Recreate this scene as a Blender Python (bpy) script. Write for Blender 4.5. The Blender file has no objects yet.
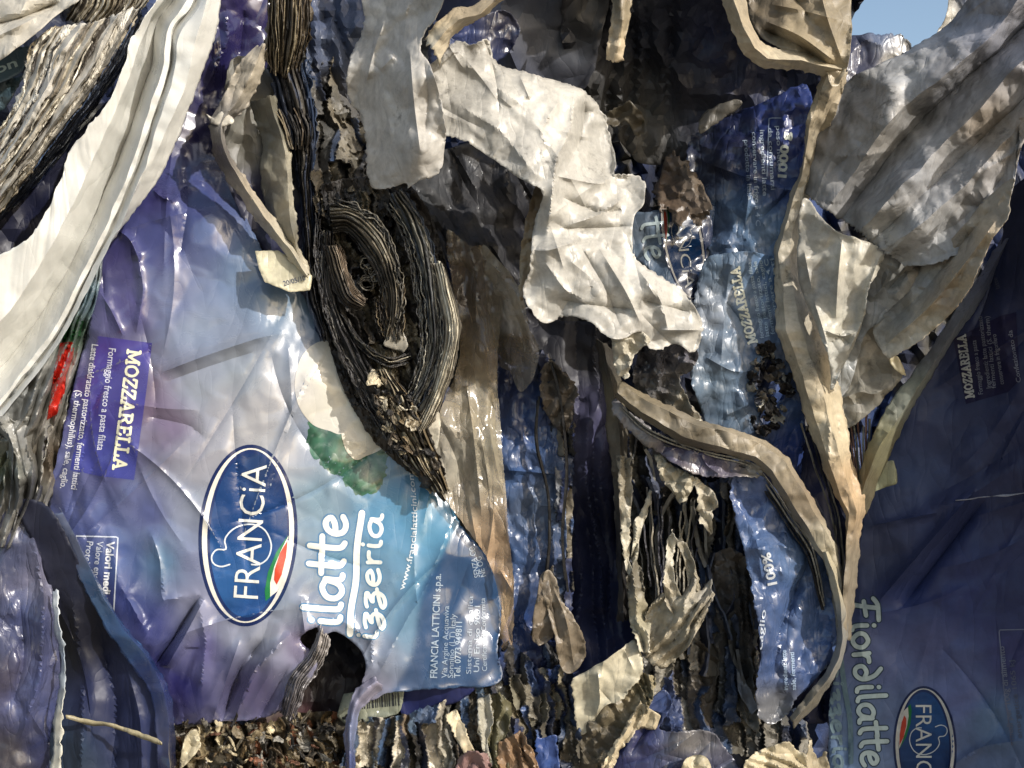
import bpy, bmesh, math, random
import numpy as np
from mathutils import Vector, geometry
from mathutils.bvhtree import BVHTree

# ------------------------------------------------------------------ camera, light, exposure
S = 0.0006            # metres per unit: the bale face is laid out in millimetre-like units (0.6 mm)
D = 1000.0            # camera distance from the bale face, in units
CAMZ = 1.15           # camera height above the ground, metres
random.seed(7)
scn = bpy.context.scene
C = scn.collection
cam_d = bpy.data.cameras.new('camera'); cam = bpy.data.objects.new('camera', cam_d); C.objects.link(cam)
cam.location = (0, -D*S, CAMZ); cam.rotation_euler = (math.pi/2, 0, 0)
cam_d.sensor_width = 36; cam_d.lens = 36*D/1024.0; cam_d.clip_start = 0.01; cam_d.clip_end = 5000
scn.camera = cam
SUN = Vector((0.64, -0.60, 0.48)).normalized()      # direction towards the sun
w = bpy.data.worlds.new('World'); scn.world = w; w.use_nodes = True
nt = w.node_tree
sky = nt.nodes.new('ShaderNodeTexSky'); sky.sky_type = 'NISHITA'; sky.sun_disc = False
sky.sun_elevation = math.asin(SUN.z); sky.sun_rotation = math.atan2(SUN.x, SUN.y)
sky.air_density = 1.2; sky.dust_density = 2.5
nt.links.new(sky.outputs[0], nt.nodes['Background'].inputs[0]); nt.nodes['Background'].inputs[1].default_value = 0.15
sl = bpy.data.lights.new('sun', 'SUN'); sl.energy = 3.5; sl.angle = math.radians(0.5); sl.color = (1.0, 0.955, 0.90)
so = bpy.data.objects.new('sun', sl); C.objects.link(so); so.rotation_euler = SUN.to_track_quat('Z', 'Y').to_euler(); so.location = (1, -1, 3)
scn.view_settings.view_transform = 'Standard'; scn.view_settings.look = 'None'
scn.view_settings.exposure = 0.36; scn.view_settings.gamma = 1.0
scn.cycles.max_bounces = 4; scn.cycles.transparent_max_bounces = 12

# ------------------------------------------------------------------ numeric helpers
def hsh(ix, iy, seed):
    h = (ix.astype(np.int64)*374761393 + iy.astype(np.int64)*668265263 + seed*982451653) & 0x7fffffff
    h = ((h ^ (h >> 13))*1274126177) & 0x7fffffff
    h = ((h ^ (h >> 16))*2246822519) & 0x7fffffff
    return ((h ^ (h >> 15)) & 0xffff)/65535.0
def vn(x, y, seed=0):
    ix = np.floor(x); iy = np.floor(y); fx = x-ix; fy = y-iy
    fx = fx*fx*(3-2*fx); fy = fy*fy*(3-2*fy)
    a = hsh(ix, iy, seed); b = hsh(ix+1, iy, seed); c = hsh(ix, iy+1, seed); d = hsh(ix+1, iy+1, seed)
    return (a*(1-fx)+b*fx)*(1-fy)+(c*(1-fx)+d*fx)*fy*1.0
def fbm(x, y, seed=0, o=3):
    s = 0; a = 0.5
    for k in range(o):
        s = s+a*(vn(x, y, seed+k*17)-.5)*2; x = x*2.03+3.1; y = y*2.03+7.7; a *= .5
    return s
def crumple(x, y, size, seed):
    """faceted, creased relief like crushed film, about -1..1"""
    wx = x/size+.2*fbm(x/size*.8, y/size*.8, seed+5, 2); wy = y/size+.2*fbm(x/size*.8+9, y/size*.8, seed+6, 2)
    ix = np.floor(wx); iy = np.floor(wy); hi = np.full(x.shape, -9.0); lo = np.full(x.shape, -9.0)
    for sgn in (0, 1):
        acc = hi if sgn == 0 else lo; sd = seed+sgn*101
        for dx in (-1, 0, 1):
            for dy in (-1, 0, 1):
                cx = ix+dx; cy = iy+dy
                px = cx+.15+.7*hsh(cx, cy, sd); py = cy+.15+.7*hsh(cx, cy, sd+1)
                ax = wx-px; ay = wy-py
                v = .55*hsh(cx, cy, sd+2)+1.5*(hsh(cx, cy, sd+3)-.5)*ax+1.5*(hsh(cx, cy, sd+4)-.5)*ay-.75*(ax*ax+ay*ay)
                np.maximum(acc, v, out=acc)
    return (hi-lo)*1.6
def ridged(x, y, size, seed, o=4):
    """a web of sharp creases, about -1..1"""
    r = 0; a = 1.; tot = 0; x = x/size; y = y/size; x, y = x+.3*fbm(x*.7, y*.7, seed, 2), y+.3*fbm(x*.7+5, y*.7+9, seed, 2)
    for k in range(o):
        c, s = math.cos(.7+k*1.1+seed), math.sin(.7+k*1.1+seed); u, v = (x*c+y*s)*.55, -x*s+y*c
        n = np.abs(vn(u+k*3.3, v+k*1.7, seed+k*13)-.5)*2; r = r+a*(1-2*n**.8); tot += a; a *= .52; x = x*1.9; y = y*1.9
    return r/tot
RZ = dict(dirty=[(5, 44), (2.6, 19), (1.1, 8)], white=[(4.5, 52), (2.2, 22), (.8, 9)], printcr=[(5.5, 38), (2.6, 17), (.7, 8)], dark=[(5, 36), (2.5, 15)], dull=[(4, 56), (1.6, 22)], printf=[(3.2, 90), (.9, 34)], clean=[(1.6, 70), (.5, 26)], stack=[(2, 14)], seethrough=[(4, 36), (2.2, 15)], greydirty=[(4, 40), (2, 16)])
def facets(x, y, mat, seed):
    r = np.zeros(x.shape)
    for k, (a, s) in enumerate(RZ.get(mat, [])):
        c, sn = math.cos(seed+k), math.sin(seed+k); u, v = x*c+y*sn, (-x*sn+y*c)*(.62 if k else .8); r = r+a*crumple(u, v, s, seed+400+k*7)
    return r
def taut_lines(x0, x1, y0, y1, spec, seed):
    n, L, amp, ang, spread = spec; rng = np.random.RandomState(seed); out = []
    for _ in range(n):
        cx, cy = rng.uniform(x0, x1), rng.uniform(y0, y1); a = math.radians(ang+rng.normal(0, spread)); l = L*rng.uniform(.5, 1.4)/2; b = rng.uniform(-1, 1)
        out.append((cx, cy, a, l, b, amp*rng.uniform(.3, 1)*rng.choice([-1, 1]), rng.uniform(2.2, 6)))
    return out
def taut(x, y, TL):
    """long, thin, nearly straight stretch creases"""
    r = np.zeros(x.shape)
    for cx, cy, a, l, b, am, wd in TL:
        dx, dy = x-cx, y-cy; u = dx*math.cos(a)+dy*math.sin(a); v = -dx*math.sin(a)+dy*math.cos(a)+.0025*u*u*b
        r += am*np.clip(1-(u/l)**2, 0, 1)*np.exp(-np.abs(v)/wd)
    return r
def catmull(P, step, closed=False, n=None, corner=False):
    P = np.array(P, float)
    if closed: Q = np.vstack([P[-1], P, P[0], P[1]])
    else: Q = np.vstack([2*P[0]-P[1], P, 2*P[-1]-P[-2]])
    out = []
    for i in range(1, len(Q)-2):
        L = np.linalg.norm((Q[i+1]-Q[i])[:2]); k = max(2, int(L/1.5))
        t = np.linspace(0, 1, k, endpoint=False)[:, None]
        if corner: out.append(Q[i]+(Q[i+1]-Q[i])*t); continue
        m1 = (Q[i+1]-Q[i-1])*.5; m2 = (Q[i+2]-Q[i])*.5
        l1 = np.linalg.norm(m1); l2 = np.linalg.norm(m2); cl = np.linalg.norm(Q[i+1]-Q[i])*1.1+1e-6
        if l1 > cl: m1 = m1*cl/l1
        if l2 > cl: m2 = m2*cl/l2
        t2 = t*t; t3 = t2*t
        out.append((2*t3-3*t2+1)*Q[i]+(t3-2*t2+t)*m1+(-2*t3+3*t2)*Q[i+1]+(t3-t2)*m2)
    out = np.vstack(out)
    if not closed: out = np.vstack([out, P[-1]])
    seg = np.linalg.norm(np.diff(np.vstack([out, out[:1]]) if closed else out, axis=0)[:, :2], axis=1)
    s = np.concatenate([[0], np.cumsum(seg)]); L = s[-1]
    if n is None: n = max(3, int(L/step))
    t = np.linspace(0, L, n, endpoint=not closed)
    src = np.vstack([out, out[:1]]) if closed else out
    return np.stack([np.interp(t, s, src[:, k]) for k in range(src.shape[1])], 1)
def pdist(x, y, P):
    """distance and signed side to a polyline, and the arc position"""
    best = np.full(x.shape, 1e9); sd = np.zeros(x.shape); arc = np.zeros(x.shape); acc = 0
    for i in range(len(P)-1):
        ax, ay = P[i][:2]; bx, by = P[i+1][:2]; dx, dy = bx-ax, by-ay; L2 = dx*dx+dy*dy+1e-9; L = math.sqrt(L2)
        t = np.clip(((x-ax)*dx+(y-ay)*dy)/L2, 0, 1); qx = ax+t*dx; qy = ay+t*dy
        d = np.hypot(x-qx, y-qy); m = d < best
        best = np.where(m, d, best); sd = np.where(m, ((x-ax)*dy-(y-ay)*dx)/L, sd); arc = np.where(m, acc+t*L, arc); acc += L
    return best, sd, arc/acc
def inside(x, y, P):
    r = np.zeros(x.shape, bool); n = len(P)
    for i in range(n):
        ax, ay = P[i][:2]; bx, by = P[(i+1) % n][:2]
        if ay == by: continue
        c = ((ay > y) != (by > y)) & (x < (bx-ax)*(y-ay)/(by-ay)+ax); r ^= c
    return r
def rbf(ctrl):
    A = np.array(ctrl, float); X = A[:, :2]/100; n = len(A)
    if n == 1: return lambda x, y: np.full(x.shape, A[0, 2])
    if n < 4:
        def f(x, y):
            w_ = [1/(((x-a[0])**2+(y-a[1])**2)/1e4+.01) for a in A]; return sum(q*a[2] for q, a in zip(w_, A))/sum(w_)
        return f
    K = np.linalg.norm(X[:, None]-X[None], axis=2); P = np.hstack([np.ones((n, 1)), X])
    M = np.block([[K+np.eye(n)*.02, P], [P.T, np.zeros((3, 3))]]); sol = np.linalg.lstsq(M, np.concatenate([A[:, 2], [0, 0, 0]]), rcond=None)[0]
    def f(x, y):
        r = sol[n]+sol[n+1]*x/100+sol[n+2]*y/100
        for i in range(n): r = r+sol[i]*np.sqrt((x/100-X[i, 0])**2+(y/100-X[i, 1])**2+.01)
        return r
    return f
def lin(c): c = np.array(c, float)/255; return np.where(c < .04045, c/12.92, ((c+.055)/1.055)**2.4)
def world(x, y, d): k = 1-d/D; return np.stack([(x-512)*k*S, -d*S, (384-y)*k*S+CAMZ], 1)
def colfield(col, x, y):
    if callable(col): return col(x, y)
    if isinstance(col[0], (int, float)): return np.tile(lin(col), (len(x), 1))
    num = np.zeros((len(x), 3)); den = np.zeros(len(x))
    for cx, cy, c in col:
        w_ = 1/(((x-cx)**2+(y-cy)**2)+150)**1.6; num += w_[:, None]*lin(c); den += w_
    return num/den[:, None]

# ------------------------------------------------------------------ materials (all procedural)
def film(name, rough=.35, coat=0., dirt=.3, dcol=(70, 60, 48), dsize=30, speck=.3, bump=1.2, bsize=9, fine=.25, alpha=1., spec=.5, streak=1., rvar=.15, sss=0., var=.28):
    m = bpy.data.materials.new(name); m.use_nodes = True; t = m.node_tree; N = t.nodes; L = t.links
    b = N['Principled BSDF']; out = N['Material Output']
    at = N.new('ShaderNodeAttribute'); at.attribute_name = 'Col'
    tc = N.new('ShaderNodeTexCoord'); mp = N.new('ShaderNodeMapping'); mp.inputs['Scale'].default_value = (1, 1, 1/streak); L.new(tc.outputs['Object'], mp.inputs[0])
    def noise(size, det=4, ro=.6, src=None, dist=0):
        n = N.new('ShaderNodeTexNoise'); n.inputs['Scale'].default_value = 1/(size*S); n.inputs['Detail'].default_value = det; n.inputs['Roughness'].default_value = ro
        n.inputs['Distortion'].default_value = dist; L.new((src or mp).outputs[0], n.inputs['Vector']); return n
    def ramp(src, a, bb, lo=0., hi=1.):
        r = N.new('ShaderNodeMapRange'); r.inputs['From Min'].default_value = a; r.inputs['From Max'].default_value = bb; r.inputs['To Min'].default_value = lo; r.inputs['To Max'].default_value = hi
        L.new(src, r.inputs[0]); return r.outputs[0]
    def mix(f, a, bcol, mode='MIX'):
        x = N.new('ShaderNodeMix'); x.data_type = 'RGBA'; x.blend_type = mode
        if hasattr(f, 'node'): L.new(f, x.inputs['Factor'])
        else: x.inputs['Factor'].default_value = f
        L.new(a, x.inputs[6])
        if hasattr(bcol, 'node'): L.new(bcol, x.inputs[7])
        else: x.inputs[7].default_value = (*bcol, 1)
        return x.outputs[2]
    dc = lin(dcol)
    c = at.outputs['Color']
    n1 = noise(dsize*2.2, 6, .7, dist=.6); n2 = noise(dsize*.35, 5, .65)
    c = mix(ramp(n1.outputs[0], .42, .72, 0, dirt), c, tuple(dc))
    n9 = noise(dsize*4, 3, .6, dist=1.); pt = ramp(n9.outputs[0], .47, .62)
    def patchy(f):
        mm = N.new('ShaderNodeMath'); mm.operation = 'MULTIPLY'; L.new(f, mm.inputs[0]); L.new(pt, mm.inputs[1]); return mm.outputs[0]
    c = mix(patchy(ramp(n2.outputs[0], .56-.08*speck, .68, 0, min(1, speck))), c, tuple(dc*.5))
    n3 = noise(3.0, 3, .7)
    c = mix(patchy(ramp(n3.outputs[0], .60, .74, 0, speck*.8)), c, tuple(dc*.35))
    n6 = noise(7, 6, .75); v6 = N.new('ShaderNodeCombineColor'); q6 = ramp(n6.outputs[0], .25, .75, 1-var, 1+var*.35)
    for k_ in range(3): L.new(q6, v6.inputs[k_])
    c = mix(1., c, v6.outputs[0], 'MULTIPLY')
    L.new(c, b.inputs['Base Color'])
    rr = ramp(n1.outputs[0], .35, .7, max(.05, rough-rvar), min(1, rough+rvar)); L.new(rr, b.inputs['Roughness'])
    b.inputs['Specular IOR Level'].default_value = spec; b.inputs['Coat Weight'].default_value = coat; b.inputs['Coat Roughness'].default_value = .12
    def crease(size, wd, off):
        mq = N.new('ShaderNodeMapping'); mq.inputs['Location'].default_value = (off, off*.7, off*1.3); mq.inputs['Rotation'].default_value = (0, off, 0); mq.inputs['Scale'].default_value = (1, 1, .3); L.new(tc.outputs['Object'], mq.inputs[0])
        n = noise(size, 1.5, .45, mq, .5); s1 = N.new('ShaderNodeMath'); s1.operation = 'SUBTRACT'; s1.inputs[1].default_value = .5; L.new(n.outputs[0], s1.inputs[0])
        s2 = N.new('ShaderNodeMath'); s2.operation = 'ABSOLUTE'; L.new(s1.outputs[0], s2.inputs[0]); s3 = N.new('ShaderNodeMath'); s3.operation = 'SQRT'; L.new(s2.outputs[0], s3.inputs[0]); return s3.outputs[0]
    h1 = crease(bsize*2.4, .1, .6); h2 = crease(bsize*1.1, .1, 2.3)
    hs = N.new('ShaderNodeMath'); hs.operation = 'MULTIPLY_ADD'; hs.inputs[1].default_value = .5; L.new(h2, hs.inputs[0]); L.new(h1, hs.inputs[2])
    b1 = N.new('ShaderNodeBump'); b1.inputs['Distance'].default_value = bump*2.2*S; b1.inputs['Strength'].default_value = 1; L.new(hs.outputs[0], b1.inputs['Height'])
    n4 = noise(5, 4, .6); b2 = N.new('ShaderNodeBump'); b2.inputs['Distance'].default_value = fine*2.2*S; b2.inputs['Strength'].default_value = .6; L.new(n4.outputs[0], b2.inputs['Height']); L.new(b1.outputs[0], b2.inputs['Normal'])
    L.new(b2.outputs[0], b.inputs['Normal'])
    if coat: L.new(b1.outputs[0], b.inputs['Coat Normal'])
    last = b.outputs[0]
    if sss > 0:
        tr = N.new('ShaderNodeBsdfTranslucent'); L.new(c, tr.inputs[0]); mx = N.new('ShaderNodeMixShader'); mx.inputs[0].default_value = sss
        L.new(last, mx.inputs[1]); L.new(tr.outputs[0], mx.inputs[2]); last = mx.outputs[0]
    if alpha < 1:
        tp = N.new('ShaderNodeBsdfTransparent'); mx = N.new('ShaderNodeMixShader')
        fr = N.new('ShaderNodeLayerWeight'); fr.inputs[0].default_value = .4; L.new(b1.outputs[0], fr.inputs[1])
        L.new(ramp(fr.outputs['Facing'], 0, .9, alpha, min(1, alpha+.5)), mx.inputs[0])
        L.new(tp.outputs[0], mx.inputs[1]); L.new(last, mx.inputs[2]); last = mx.outputs[0]
    L.new(last, out.inputs[0]); return m
M = dict(
 white=film('white_film', .42, 0, .5, (96, 92, 84), 20, .8, .7, 13, .2, sss=.2),
 clean=film('clean_white_film', .36, .1, .12, (150, 140, 120), 40, .2, .5, 22, .1, sss=.12, var=.08),
 dirty=film('grimy_white_film', .5, 0, .6, (84, 79, 70), 20, .9, .8, 12, .28, sss=.1),
 greydirty=film('sooty_grey_film', .45, 0, .6, (52, 47, 42), 30, .8, 1.6, 14, .4),
 printf=film('glossy_printed_film', .27, .5, .12, (120, 115, 120), 40, .08, .5, 26, .05, spec=.6, var=.08),
 printcr=film('crinkled_printed_film', .38, .18, .4, (70, 66, 62), 24, .5, .9, 9, .2),
 dull=film('dull_printed_film', .5, .0, .3, (50, 50, 58), 50, .25, .8, 16, .12, spec=.35, var=.18),
 dark=film('dark_film', .55, .05, .5, (40, 36, 33), 20, .5, .8, 10, .3, spec=.3),
 stack=film('film_edges', .6, 0, .7, (44, 38, 32), 12, .8, 1.5, 5, .6, streak=2.),
 clear=film('clear_film', .18, .3, .3, (110, 95, 75), 24, .25, 2.0, 14, .15, alpha=.35, spec=.8),
 tape=film('clear_tape', .25, .2, .2, (110, 100, 90), 30, .2, 1.2, 18, .1, alpha=.45, spec=.8),
 ink=film('ink', .28, .35, .06, (90, 90, 100), 30, .08, .5, 26, .04, spec=.5, var=.08),
 dullink=film('dull_ink', .5, 0, .3, (40, 44, 58), 30, .35, .6, 26, .08, spec=.3, var=.25),
 seethrough=film('frosted_film', .25, .3, .45, (120, 100, 78), 22, .35, 2.0, 16, .2, alpha=.5, spec=.7),
)

# ------------------------------------------------------------------ mesh builders
SURF = {}
def ink_tone(c, mat):
    if mat == 'dull': l = (c*np.array([.25, .6, .15])).sum(1, keepdims=True); return c*.7+l*.3
    if mat in ('printf', 'printcr'):
        l = (c*np.array([.25, .6, .15])).sum(1, keepdims=True); c = c*np.array([.9, 1., 1.]) if mat == 'printf' else c; k_ = .1 if mat == 'printf' else .22; return (c*(1-k_)+l*k_)*(.5 if mat == 'printf' else .74)
    return c
def setprops(o, label=None, cat=None, group=None, kind=None):
    if label: o['label'] = label
    if cat: o['category'] = cat
    if group: o['group'] = group
    if kind: o['kind'] = kind
def mesh_obj(name, V, F, cols, mat, label=None, cat=None, parent=None, group=None, kind=None, smooth=True, thick=.7, x=None, sharp=24):
    """V: world coordinates; origin is put at the lowest middle point of the thing"""
    if parent is not None: org = np.array(parent['_org'])
    else: org = np.array([(V[:, 0].min()+V[:, 0].max())/2, V[:, 1].mean(), V[:, 2].min()])
    me = bpy.data.meshes.new(name)
    me.from_pydata((V-org).tolist(), [], F); me.update()
    a = me.color_attributes.new('Col', 'FLOAT_COLOR', 'POINT')
    a.data.foreach_set('color', np.hstack([cols, np.ones((len(cols), 1))]).astype(np.float32).ravel())
    me.materials.append(M[mat] if isinstance(mat, str) else mat)
    if smooth:
        me.polygons.foreach_set('use_smooth', [True]*len(me.polygons))
        if smooth is not None and smooth > 0: me.set_sharp_from_angle(angle=math.radians(sharp))
    o = bpy.data.objects.new(name, me); C.objects.link(o)
    if parent is not None: o.parent = parent
    else: o.location = org.tolist()
    o['_org'] = org.tolist()
    if thick:
        s = o.modifiers.new('thickness', 'SOLIDIFY'); s.thickness = thick*S; s.offset = 0
    setprops(o, label, cat, group, kind); return o
def relief(x, y, folds, crump, nz, seed, angle_pleat):
    r = np.zeros(x.shape)
    for f in folds:
        P, amp, wd = f[0], f[1], f[2]; kind = f[3] if len(f) > 3 else 'v'
        ds, sd, arc = pdist(x, y, P)
        fade = np.clip(np.minimum(arc, 1-arc)*5+.15, 0, 1) if len(f) < 5 else 1
        if kind == 'v': r += amp*np.exp(-ds/wd*1.3)*fade
        elif kind == 'g': r += amp*np.exp(-(ds/wd)**2)*fade
        elif kind == 't': r += amp*np.clip(1-ds/wd, 0, 1)*fade
        elif kind == 's': r += amp*(1/(1+np.exp(-np.clip(sd/wd*4, -30, 30)))-.5)*np.exp(-(ds/(wd*10))**2)*fade
    for k, (amp, size) in enumerate(crump): r += amp*crumple(x, y, size, seed+31*k)
    for k, (amp, size) in enumerate(nz): r += amp*fbm(x/size, y/size, seed+77+k)
    for k, pl in enumerate(angle_pleat):
        ang, wl, amp = pl[:3]; c, s = math.cos(math.radians(ang)), math.sin(math.radians(ang))
        u = x*c+y*s; v = -x*s+y*c                 # u along the pleats, v across
        ph = v/wl+2.2*fbm(u/(wl*6), v/(wl*2.2), seed+200+k, 3)
        tri = np.abs((ph % 1)-.5)*2; a2 = .1+1.5*vn(u/(wl*4), v/(wl*1.6), seed+300+k)**1.3
        r += amp*(tri-.5)*2*a2
    return r
def sheet(name, poly, ctrl, col, mat, label=None, cat='plastic film', folds=(), crump=(), nz=(), pleat=(), jag=1.2, step=4., curl=3., smooth_outline=True, seed=None, parent=None, group=None, cvar=.08, thick=.4, holes=(), kind=None, hf=None, jsize=5, rzk=1., lines=None):
    seed = seed if seed is not None else (sum(map(ord, (label or name)))*7+len(poly)*13+int(abs(poly[0][0])*3)) % 9973
    B = catmull(poly, step*.8, closed=True, corner=not smooth_outline)
    nrm = np.roll(B, -1, 0)-np.roll(B, 1, 0); nrm = np.stack([nrm[:, 1], -nrm[:, 0]], 1)/(np.linalg.norm(nrm, axis=1)[:, None]+1e-6)
    if jag: B = B+nrm*(jag*(fbm(B[:, 0]/17, B[:, 1]/17, seed, 2)*1.5+(fbm(B[:, 0]/2.6, B[:, 1]/2.6, seed+1, 2)*1.3)*(vn(B[:, 0]/22, B[:, 1]/22, seed+2) > .42)))[:, None]
    loops = [B]
    for h in holes:
        H = catmull(h, step*.7, closed=True); n2 = np.roll(H, -1, 0)-np.roll(H, 1, 0); n2 = np.stack([n2[:, 1], -n2[:, 0]], 1)/(np.linalg.norm(n2, axis=1)[:, None]+1e-6)
        loops.append(H+n2*(2.5*fbm(H[:, 0]/6, H[:, 1]/6, seed+3, 3)*1.6)[:, None])
    x0, y0 = B.min(0); x1, y1 = B.max(0)
    gx, gy = np.meshgrid(np.arange(x0, x1, step), np.arange(y0, y1, step*.87)); gx = gx+(np.arange(gx.shape[0]) % 2)[:, None]*step*.5
    rng = np.random.RandomState(seed); gx = gx.ravel()+rng.uniform(-.2, .2, gx.size)*step; gy = gy.ravel()+rng.uniform(-.2, .2, gy.size)*step
    k = inside(gx, gy, B)
    for H in loops[1:]: k &= ~inside(gx, gy, H)
    gx, gy = gx[k], gy[k]
    bd = pdist(gx, gy, np.vstack([B, B[:1]]))[0]
    for H in loops[1:]: bd = np.minimum(bd, pdist(gx, gy, np.vstack([H, H[:1]]))[0])
    k = bd > step*.5; gx, gy, bd = gx[k], gy[k], bd[k]
    TL = taut_lines(x0, x1, y0, y1, lines, seed+5) if lines else []
    con = [catmull([tuple(p[:2]) for p in f[0]], step*.9) for f in folds if (f[3] if len(f) > 3 else 'v') in 'vt' and f[2] < 10]
    for cx, cy, a, l, b, am, wd in TL:
        u = np.linspace(-l, l, max(3, int(2*l/(step*.9)))); v = -.0025*u*u*b; con.append(np.stack([cx+u*math.cos(a)-v*math.sin(a), cy+u*math.sin(a)+v*math.cos(a)], 1))
    cpts = []; cedges = []
    for q in con:
        ok = inside(q[:, 0], q[:, 1], B)
        for H in loops[1:]: ok &= ~inside(q[:, 0], q[:, 1], H)
        ok &= pdist(q[:, 0], q[:, 1], np.vstack([B, B[:1]]))[0] > step*.4
        if len(gx):
            m = (gx > q[:, 0].min()-step) & (gx < q[:, 0].max()+step) & (gy > q[:, 1].min()-step) & (gy < q[:, 1].max()+step)
            far = np.ones(len(gx), bool); far[m] = pdist(gx[m], gy[m], q)[0] > step*.45; gx, gy = gx[far], gy[far]
        for i_ in range(len(q)):
            if ok[i_]:
                cpts.append(q[i_])
                if i_ and ok[i_-1]: cedges.append((len(cpts)-2, len(cpts)-1))
    verts = []; faces = []
    for Lp in loops:
        s = len(verts); verts += [Vector((float(a), float(b))) for a, b in Lp]; faces.append(list(range(s, s+len(Lp))))
    verts += [Vector((float(a), float(b))) for a, b in zip(gx, gy)]
    s = len(verts); verts += [Vector((float(a), float(b))) for a, b in cpts]
    r = geometry.delaunay_2d_cdt(verts, [(a+s, b+s) for a, b in cedges], faces, 1, 1e-3)
    vx = np.array([v.x for v in r[0]]); vy = np.array([v.y for v in r[0]]); F = [list(f) for f in r[2]]
    if holes:
        cx = np.array([vx[f].mean() for f in F]); cy = np.array([vy[f].mean() for f in F]); keep = np.ones(len(F), bool)
        for H in loops[1:]: keep &= ~inside(cx, cy, H)
        F = [f for f, q in zip(F, keep) if q]
    d = (rbf(ctrl) if isinstance(ctrl, (list, tuple)) else ctrl)(vx, vy)
    if hf is not None: d = d+hf(vx, vy)
    d = d+relief(vx, vy, folds, crump, nz, seed, pleat)
    d = d+rzk*facets(vx, vy, mat, seed)
    if lines: d = d+taut(vx, vy, TL)
    if curl:
        db = np.full(vx.shape, 1e9)
        for Lp in loops: db = np.minimum(db, pdist(vx, vy, np.vstack([Lp, Lp[:1]]))[0])
        d = d+curl*np.exp(-db/4)*(fbm(vx/28, vy/28, seed+9, 2)*2.4+.3)
    cols = ink_tone(colfield(col, vx, vy), mat)*(1+cvar*2*fbm(vx/20, vy/20, seed+50, 3))[:, None]
    o = mesh_obj(name, world(vx, vy, d), F, np.clip(cols, 0, 1), mat, label, cat if parent is None else None, parent, group, kind, thick=thick)
    SURF[o.name] = BVHTree.FromPolygons([Vector((float(a), float(b), float(c))) for a, b, c in zip(vx, vy, d)], F)
    return o
def loft(name, rails, col, mat, label=None, cat='plastic film', du=4., nv=None, dv=3., interp='lin', strata=(), crump=(), nz=(), jag=1., palette=None, seed=None, parent=None, group=None, cvar=.08, thick=.7, kind=None, bulge=0, folds=(), wob=1.5, rzk=1., lines=None, corner=False):
    """surface through rails [(x,y,d),...], folded sharply (lin) or roundly (cos) at each rail"""
    seed = seed if seed is not None else (sum(map(ord, (label or name)))*5+int(abs(rails[0][0][0])*3)) % 9973
    Ls = [np.linalg.norm(np.diff(np.array(r, float)[:, :2], axis=0), axis=1).sum() for r in rails]
    nu = max(4, int(max(Ls)/du)); R = [catmull([tuple(p) for p in r], 1, n=nu, corner=corner) for r in rails]
    for i, r in enumerate(R):
        q = np.arange(nu)*du/22.+i*7.7; r[:, 0] += wob*fbm(q, q*0+1.3*i, seed+60, 2)*1.5; r[:, 1] += wob*fbm(q+31, q*0+1.3*i, seed+61, 2)*1.5; r[:, 2] += wob*fbm(q+57, q*0+1.3*i, seed+62, 3)*2
    cols_ = []; vs = []; tot = 0
    for i in range(len(R)-1):
        wd = np.linalg.norm((R[i+1]-R[i]), axis=1).mean(); k = max(2, int(wd/dv))
        t = np.linspace(0, 1, k, endpoint=(i == len(R)-2))
        for tt in t:
            s = tt if interp == 'lin' else (1-math.cos(tt*math.pi))/2
            p = R[i]*(1-tt)+R[i+1]*tt; p[:, 2] = R[i][:, 2]*(1-s)+R[i+1][:, 2]*s
            if bulge: p[:, 2] += bulge*math.sqrt(max(0, 1-(2*tt-1)**2))
            cols_.append(p); vs.append(tot+tt*wd)
        tot += wd
    G = np.stack(cols_, 1); n, m = G.shape[:2]; V = np.array(vs)[None, :].repeat(n, 0); U = np.arange(n)[:, None]*du*np.ones((1, m))
    x, y, d = G[..., 0].copy(), G[..., 1].copy(), G[..., 2].copy()
    for k, (wl, amp) in enumerate(strata):
        ph = V/wl+.9*fbm(U/60, V/(wl*3), seed+k, 3); tri = np.abs((ph % 1)-.5)*2
        a2 = .35+1.1*vn(np.floor(ph)*3.7, U/40, seed+9+k); d += amp*(tri-.5)*2*a2
    d += relief(x.ravel(), y.ravel(), folds, crump, nz, seed, ()).reshape(x.shape)
    d += rzk*facets(x.ravel(), y.ravel(), mat, seed).reshape(x.shape)
    if lines: d += taut(x.ravel(), y.ravel(), taut_lines(x.min(), x.max(), y.min(), y.max(), lines, seed+5)).reshape(x.shape)
    if jag:
        for j, sg in ((0, -1), (m-1, 1)):
            q = fbm(U[:, j]/5, U[:, j]*0+j, seed+3, 3)*1.6*jag; a = G[:, j]-G[:, j-sg if 0 <= j-sg < m else j]
            l = np.linalg.norm(a[:, :2], axis=1)[:, None]+1e-6; x[:, j] += (a[:, 0:1]/l)[:, 0]*q; y[:, j] += (a[:, 1:2]/l)[:, 0]*q
        for i in (0, n-1):
            q = fbm(V[i]/4, V[i]*0+i, seed+4, 3)*2.2*jag; a = G[i]-G[1 if i == 0 else n-2]; l = np.linalg.norm(a[:, :2], axis=1)+1e-6
            x[i] += a[:, 0]/l*q; y[i] += a[:, 1]/l*q
    xf, yf, df = x.ravel(), y.ravel(), d.ravel()
    if palette is not None:
        wl = palette[0]; pc = np.array([lin(c) for c in palette[1]]); idx = hsh(np.floor(V/wl+.9*fbm(U/60, V/(wl*3), seed, 3)), np.floor(V*0), seed+8)
        cols = pc[np.minimum((idx*len(pc)).astype(int), len(pc)-1)].reshape(-1, 3)
        cols = cols*(.8+.5*vn(U.ravel()/14, V.ravel()/4, seed+21))[:, None]
    else: cols = ink_tone(colfield(col, xf, yf), mat)*(1+cvar*2*fbm(xf/20, yf/20, seed+50, 3))[:, None]
    F = [[i*m+j, (i+1)*m+j, (i+1)*m+j+1, i*m+j+1] for i in range(n-1) for j in range(m-1)]
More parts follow.
